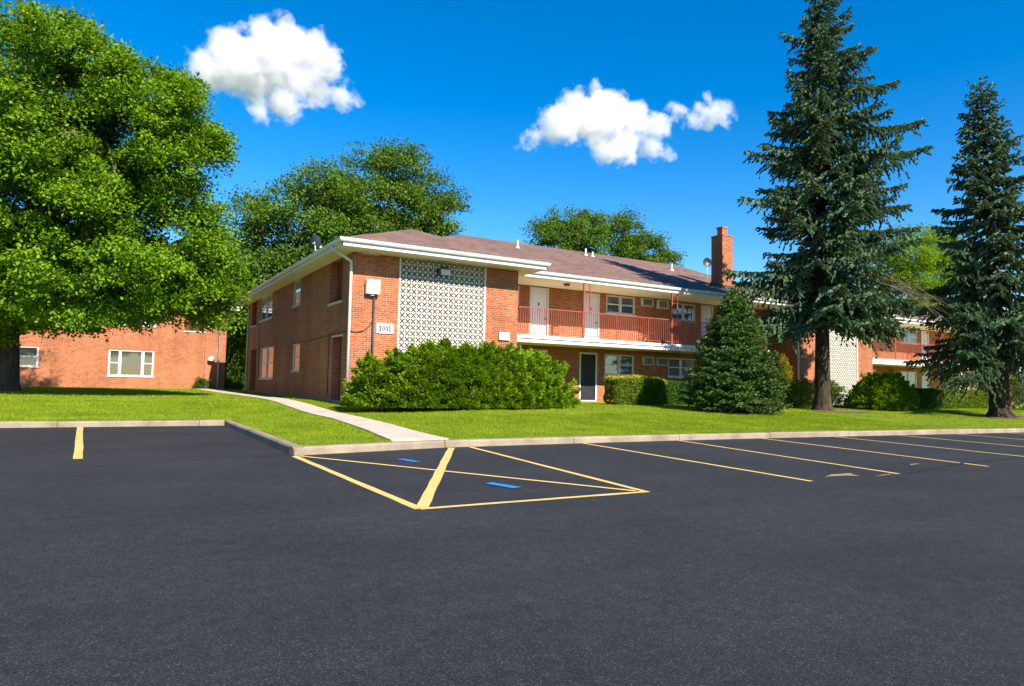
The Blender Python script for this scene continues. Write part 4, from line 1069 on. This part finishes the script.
small_shrub(237, 389, 48.5, (.55, .4, .6), 'lowest small green shrub in the gap between the buildings', 'arbor', 22)

# bare soil round the spruces
for (x, y, rx, ry) in ((27.0, 18.5, 1.7, .9), (34.3, 15.3, 1.7, .8), (20.6, 18.4, 1.9, 1.2)):
    m = MB(); n = 28; ring = []
    for k in range(n):
        a = 2*math.pi*k/n; q = random.uniform(.75, 1.1); px, py = x+rx*q*math.cos(a), y+ry*q*math.sin(a); ring.append((px, py, float(hgt(px, py))+.012))
    c = (x, y, float(hgt(x, y))+.02)
    for k in range(n): m.poly([c, ring[k], ring[(k+1) % n]])
    tag(m.build('bare_soil', M['soil']), kind='structure')

# mown grass blades
def grass():
    P = []
    def field(x0, x1, y0, y1, dens):
        n = int((x1-x0)*(y1-y0)*dens); x = RNG.uniform(x0, x1, n); y = RNG.uniform(y0, y1, n); return np.stack([x, y], 1)
    P.append(field(2.84, 24, 12.2, 18, 1500)); P.append(field(2.84, 46, 18, 23.6, 420)); P.append(field(24, 60, 11.2, 18, 420))
    P.append(field(-22, 7, 19.5, 27, 750)); P.append(field(-22, 7, 27, 49, 130))
    # uncut fringe along the kerb
    n = 26000; x = RNG.uniform(2.85, 50, n)**1.0; y = np.interp(x, CX, CY)+.17+np.abs(RNG.normal(size=n))*.05; P.append(np.stack([x, y], 1))
    n = 14000; x = RNG.uniform(-22, LX+.1, n); P.append(np.stack([x, LY+.17+np.abs(RNG.normal(size=n))*.05], 1))
    n = 5000; y = RNG.uniform(12.2, LY, n); P.append(np.stack([LX+.17+np.abs(RNG.normal(size=n))*.05, y], 1))
    P = np.concatenate(P); x, y = P[:, 0], P[:, 1]; a, b = path_x(y)
    edge = np.where(x < LX, y > LY+.165, y > np.interp(x, CX, CY)+.165)
    ok = ~((x > a+.01) & (x < b-.01)) & edge & ~((x > LX) & (x < LX+.165) & (y < LY+.2)); ok &= ~((x > 7.2) & (y > 23.65))
    P = P[ok]; n = len(P); x, y = P[:, 0], P[:, 1]; z = hgt(x, y)-.02
    far = np.clip((y-12)/25, 0, 1); h = RNG.uniform(.028, .052, n)*(1+.5*far); w = RNG.uniform(.006, .013, n)*(1+1.6*far)
    th = RNG.uniform(0, 6.28, n); bx = np.stack([np.cos(th)*w/2, np.sin(th)*w/2, 0*th], 1); b0 = np.stack([x, y, z], 1)
    tip = b0+np.stack([RNG.normal(size=n)*.025, RNG.normal(size=n)*.025, h], 1)
    V = np.stack([b0-bx, b0+bx, tip], 1).reshape(-1, 3)
    o = np_mesh('grass', V, 3, M['grass']); tag(o, 'short mown green grass blades on the lawn', 'grass', kind='stuff')
M['grass'] = leaf('grass_blades', [(.105, .185, .006), (.16, .24, .008), (.215, .285, .012), (.29, .325, .035)], .3, .7, .05, .9, (.62, .74, .7), (1.28, 1.16, 1.1))
grass()

# ------------------------------------------------------------------ clouds: real volumes far behind the buildings
def cloud(label, Y, blobs, seed, dens=.09, rough=.62, amp=.62):
    """blobs: (px, py, radius in px) where the puffs of the cloud stand in the sky"""
    c0 = at(blobs[0][0], blobs[0][1], Y); pts = []; k = mpp(blobs[0][0], blobs[0][1], Y)
    for q, b in enumerate(blobs):
        p = at(b[0], b[1], Y)-c0; pts.append((p+Vector((0, random.uniform(-.3, .3)*b[2]*k, 0)), b[2]*k))
    m = MB()
    import bmesh
    bm = bmesh.new()
    for p, r in pts:
        bmesh.ops.create_icosphere(bm, subdivisions=3, radius=r*1.1+7*k, matrix=Matrix.Translation(p))
    me = bpy.data.meshes.new('cloud'); bm.to_mesh(me); bm.free()
    o = bpy.data.objects.new('cloud', me); COL.objects.link(o); o.location = c0
    rm = o.modifiers.new('union', 'REMESH'); rm.mode = 'VOXEL'; rm.voxel_size = 4*k
    tag(o, label, 'cloud', 'white cumulus clouds in the sky')
    s = N('cloud_vapour'); pos = s.obj(); cur = None
    for p, r in pts:
        d = s.n('Vector' 'Math', operation='DISTANCE'); s.l(pos, d.inputs[0]); d.inputs[1].default_value = p
        x = s.n('Math', operation='MULTIPLY_ADD'); s.l(d.outputs['Value'], x.inputs[0]); x.inputs[1].default_value = -1/(18*k); x.inputs[2].default_value = r/(18*k)
        if cur is None: cur = x.outputs[0]
        else:
            y = s.n('Math', operation='SMOOTH_MAX'); s.l(cur, y.inputs[0]); s.l(x.outputs[0], y.inputs[1]); y.inputs[2].default_value = .2; cur = y.outputs[0]
    n1 = s.noise(1/(22*k), 2, .5, pos, .3); n2 = s.noise(1/(9*k), 8, .62, pos, .5)
    a = s.n('Math', operation='MULTIPLY_ADD'); s.l(n1, a.inputs[0]); a.inputs[1].default_value = 1.9; a.inputs[2].default_value = -.95-.10
    a2 = s.n('Math', operation='MULTIPLY_ADD'); s.l(n2, a2.inputs[0]); a2.inputs[1].default_value = 1.7; s.l(a.outputs[0], a2.inputs[2])
    a3 = s.n('Math', operation='ADD'); s.l(a2.outputs[0], a3.inputs[0]); a3.inputs[1].default_value = -.68
    t = s.n('Math', operation='ADD'); s.l(a3.outputs[0], t.inputs[0]); s.l(cur, t.inputs[1])
    f = s.ramp(t.outputs[0], .0, .5)
    dn = s.n('Math', operation='MULTIPLY'); s.l(f, dn.inputs[0]); dn.inputs[1].default_value = dens/k
    v = s.n('VolumePrincipled'); v.inputs['Color'].default_value = (.905, .885, .935, 1); v.inputs['Anisotropy'].default_value = .1
    s.l(dn.outputs[0], v.inputs['Density']); s.l(v.outputs[0], s.o.inputs['Volume'])
    s.m.cycles.volume_step_rate = .12
    me.materials.append(s.m)
cloud('large white cumulus cloud high above the left roof corner', 900, [
    (275, 58, 34), (235, 62, 28), (210, 70, 20), (310, 60, 26), (268, 42, 20), (325, 70, 16), (250, 78, 22), (300, 80, 22), (282, 105, 18), (262, 110, 12), (318, 92, 16), (340, 95, 12), (200, 88, 8), (354, 96, 7)], 1)
cloud('middle sized white cumulus cloud above the long roof ridge', 900, [
    (605, 115, 27), (580, 117, 23), (556, 125, 18), (600, 103, 17), (630, 120, 18), (645, 128, 14), (625, 145, 18), (610, 152, 14), (650, 145, 13), (668, 150, 7), (535, 135, 9), (524, 140, 6), (660, 128, 9)], 2)
cloud('smallest white cloud wisp left of the tall spruce top', 900, [
    (714, 112, 13), (708, 102, 9), (725, 117, 8), (684, 115, 9), (674, 113, 7), (695, 120, 7)], 3)
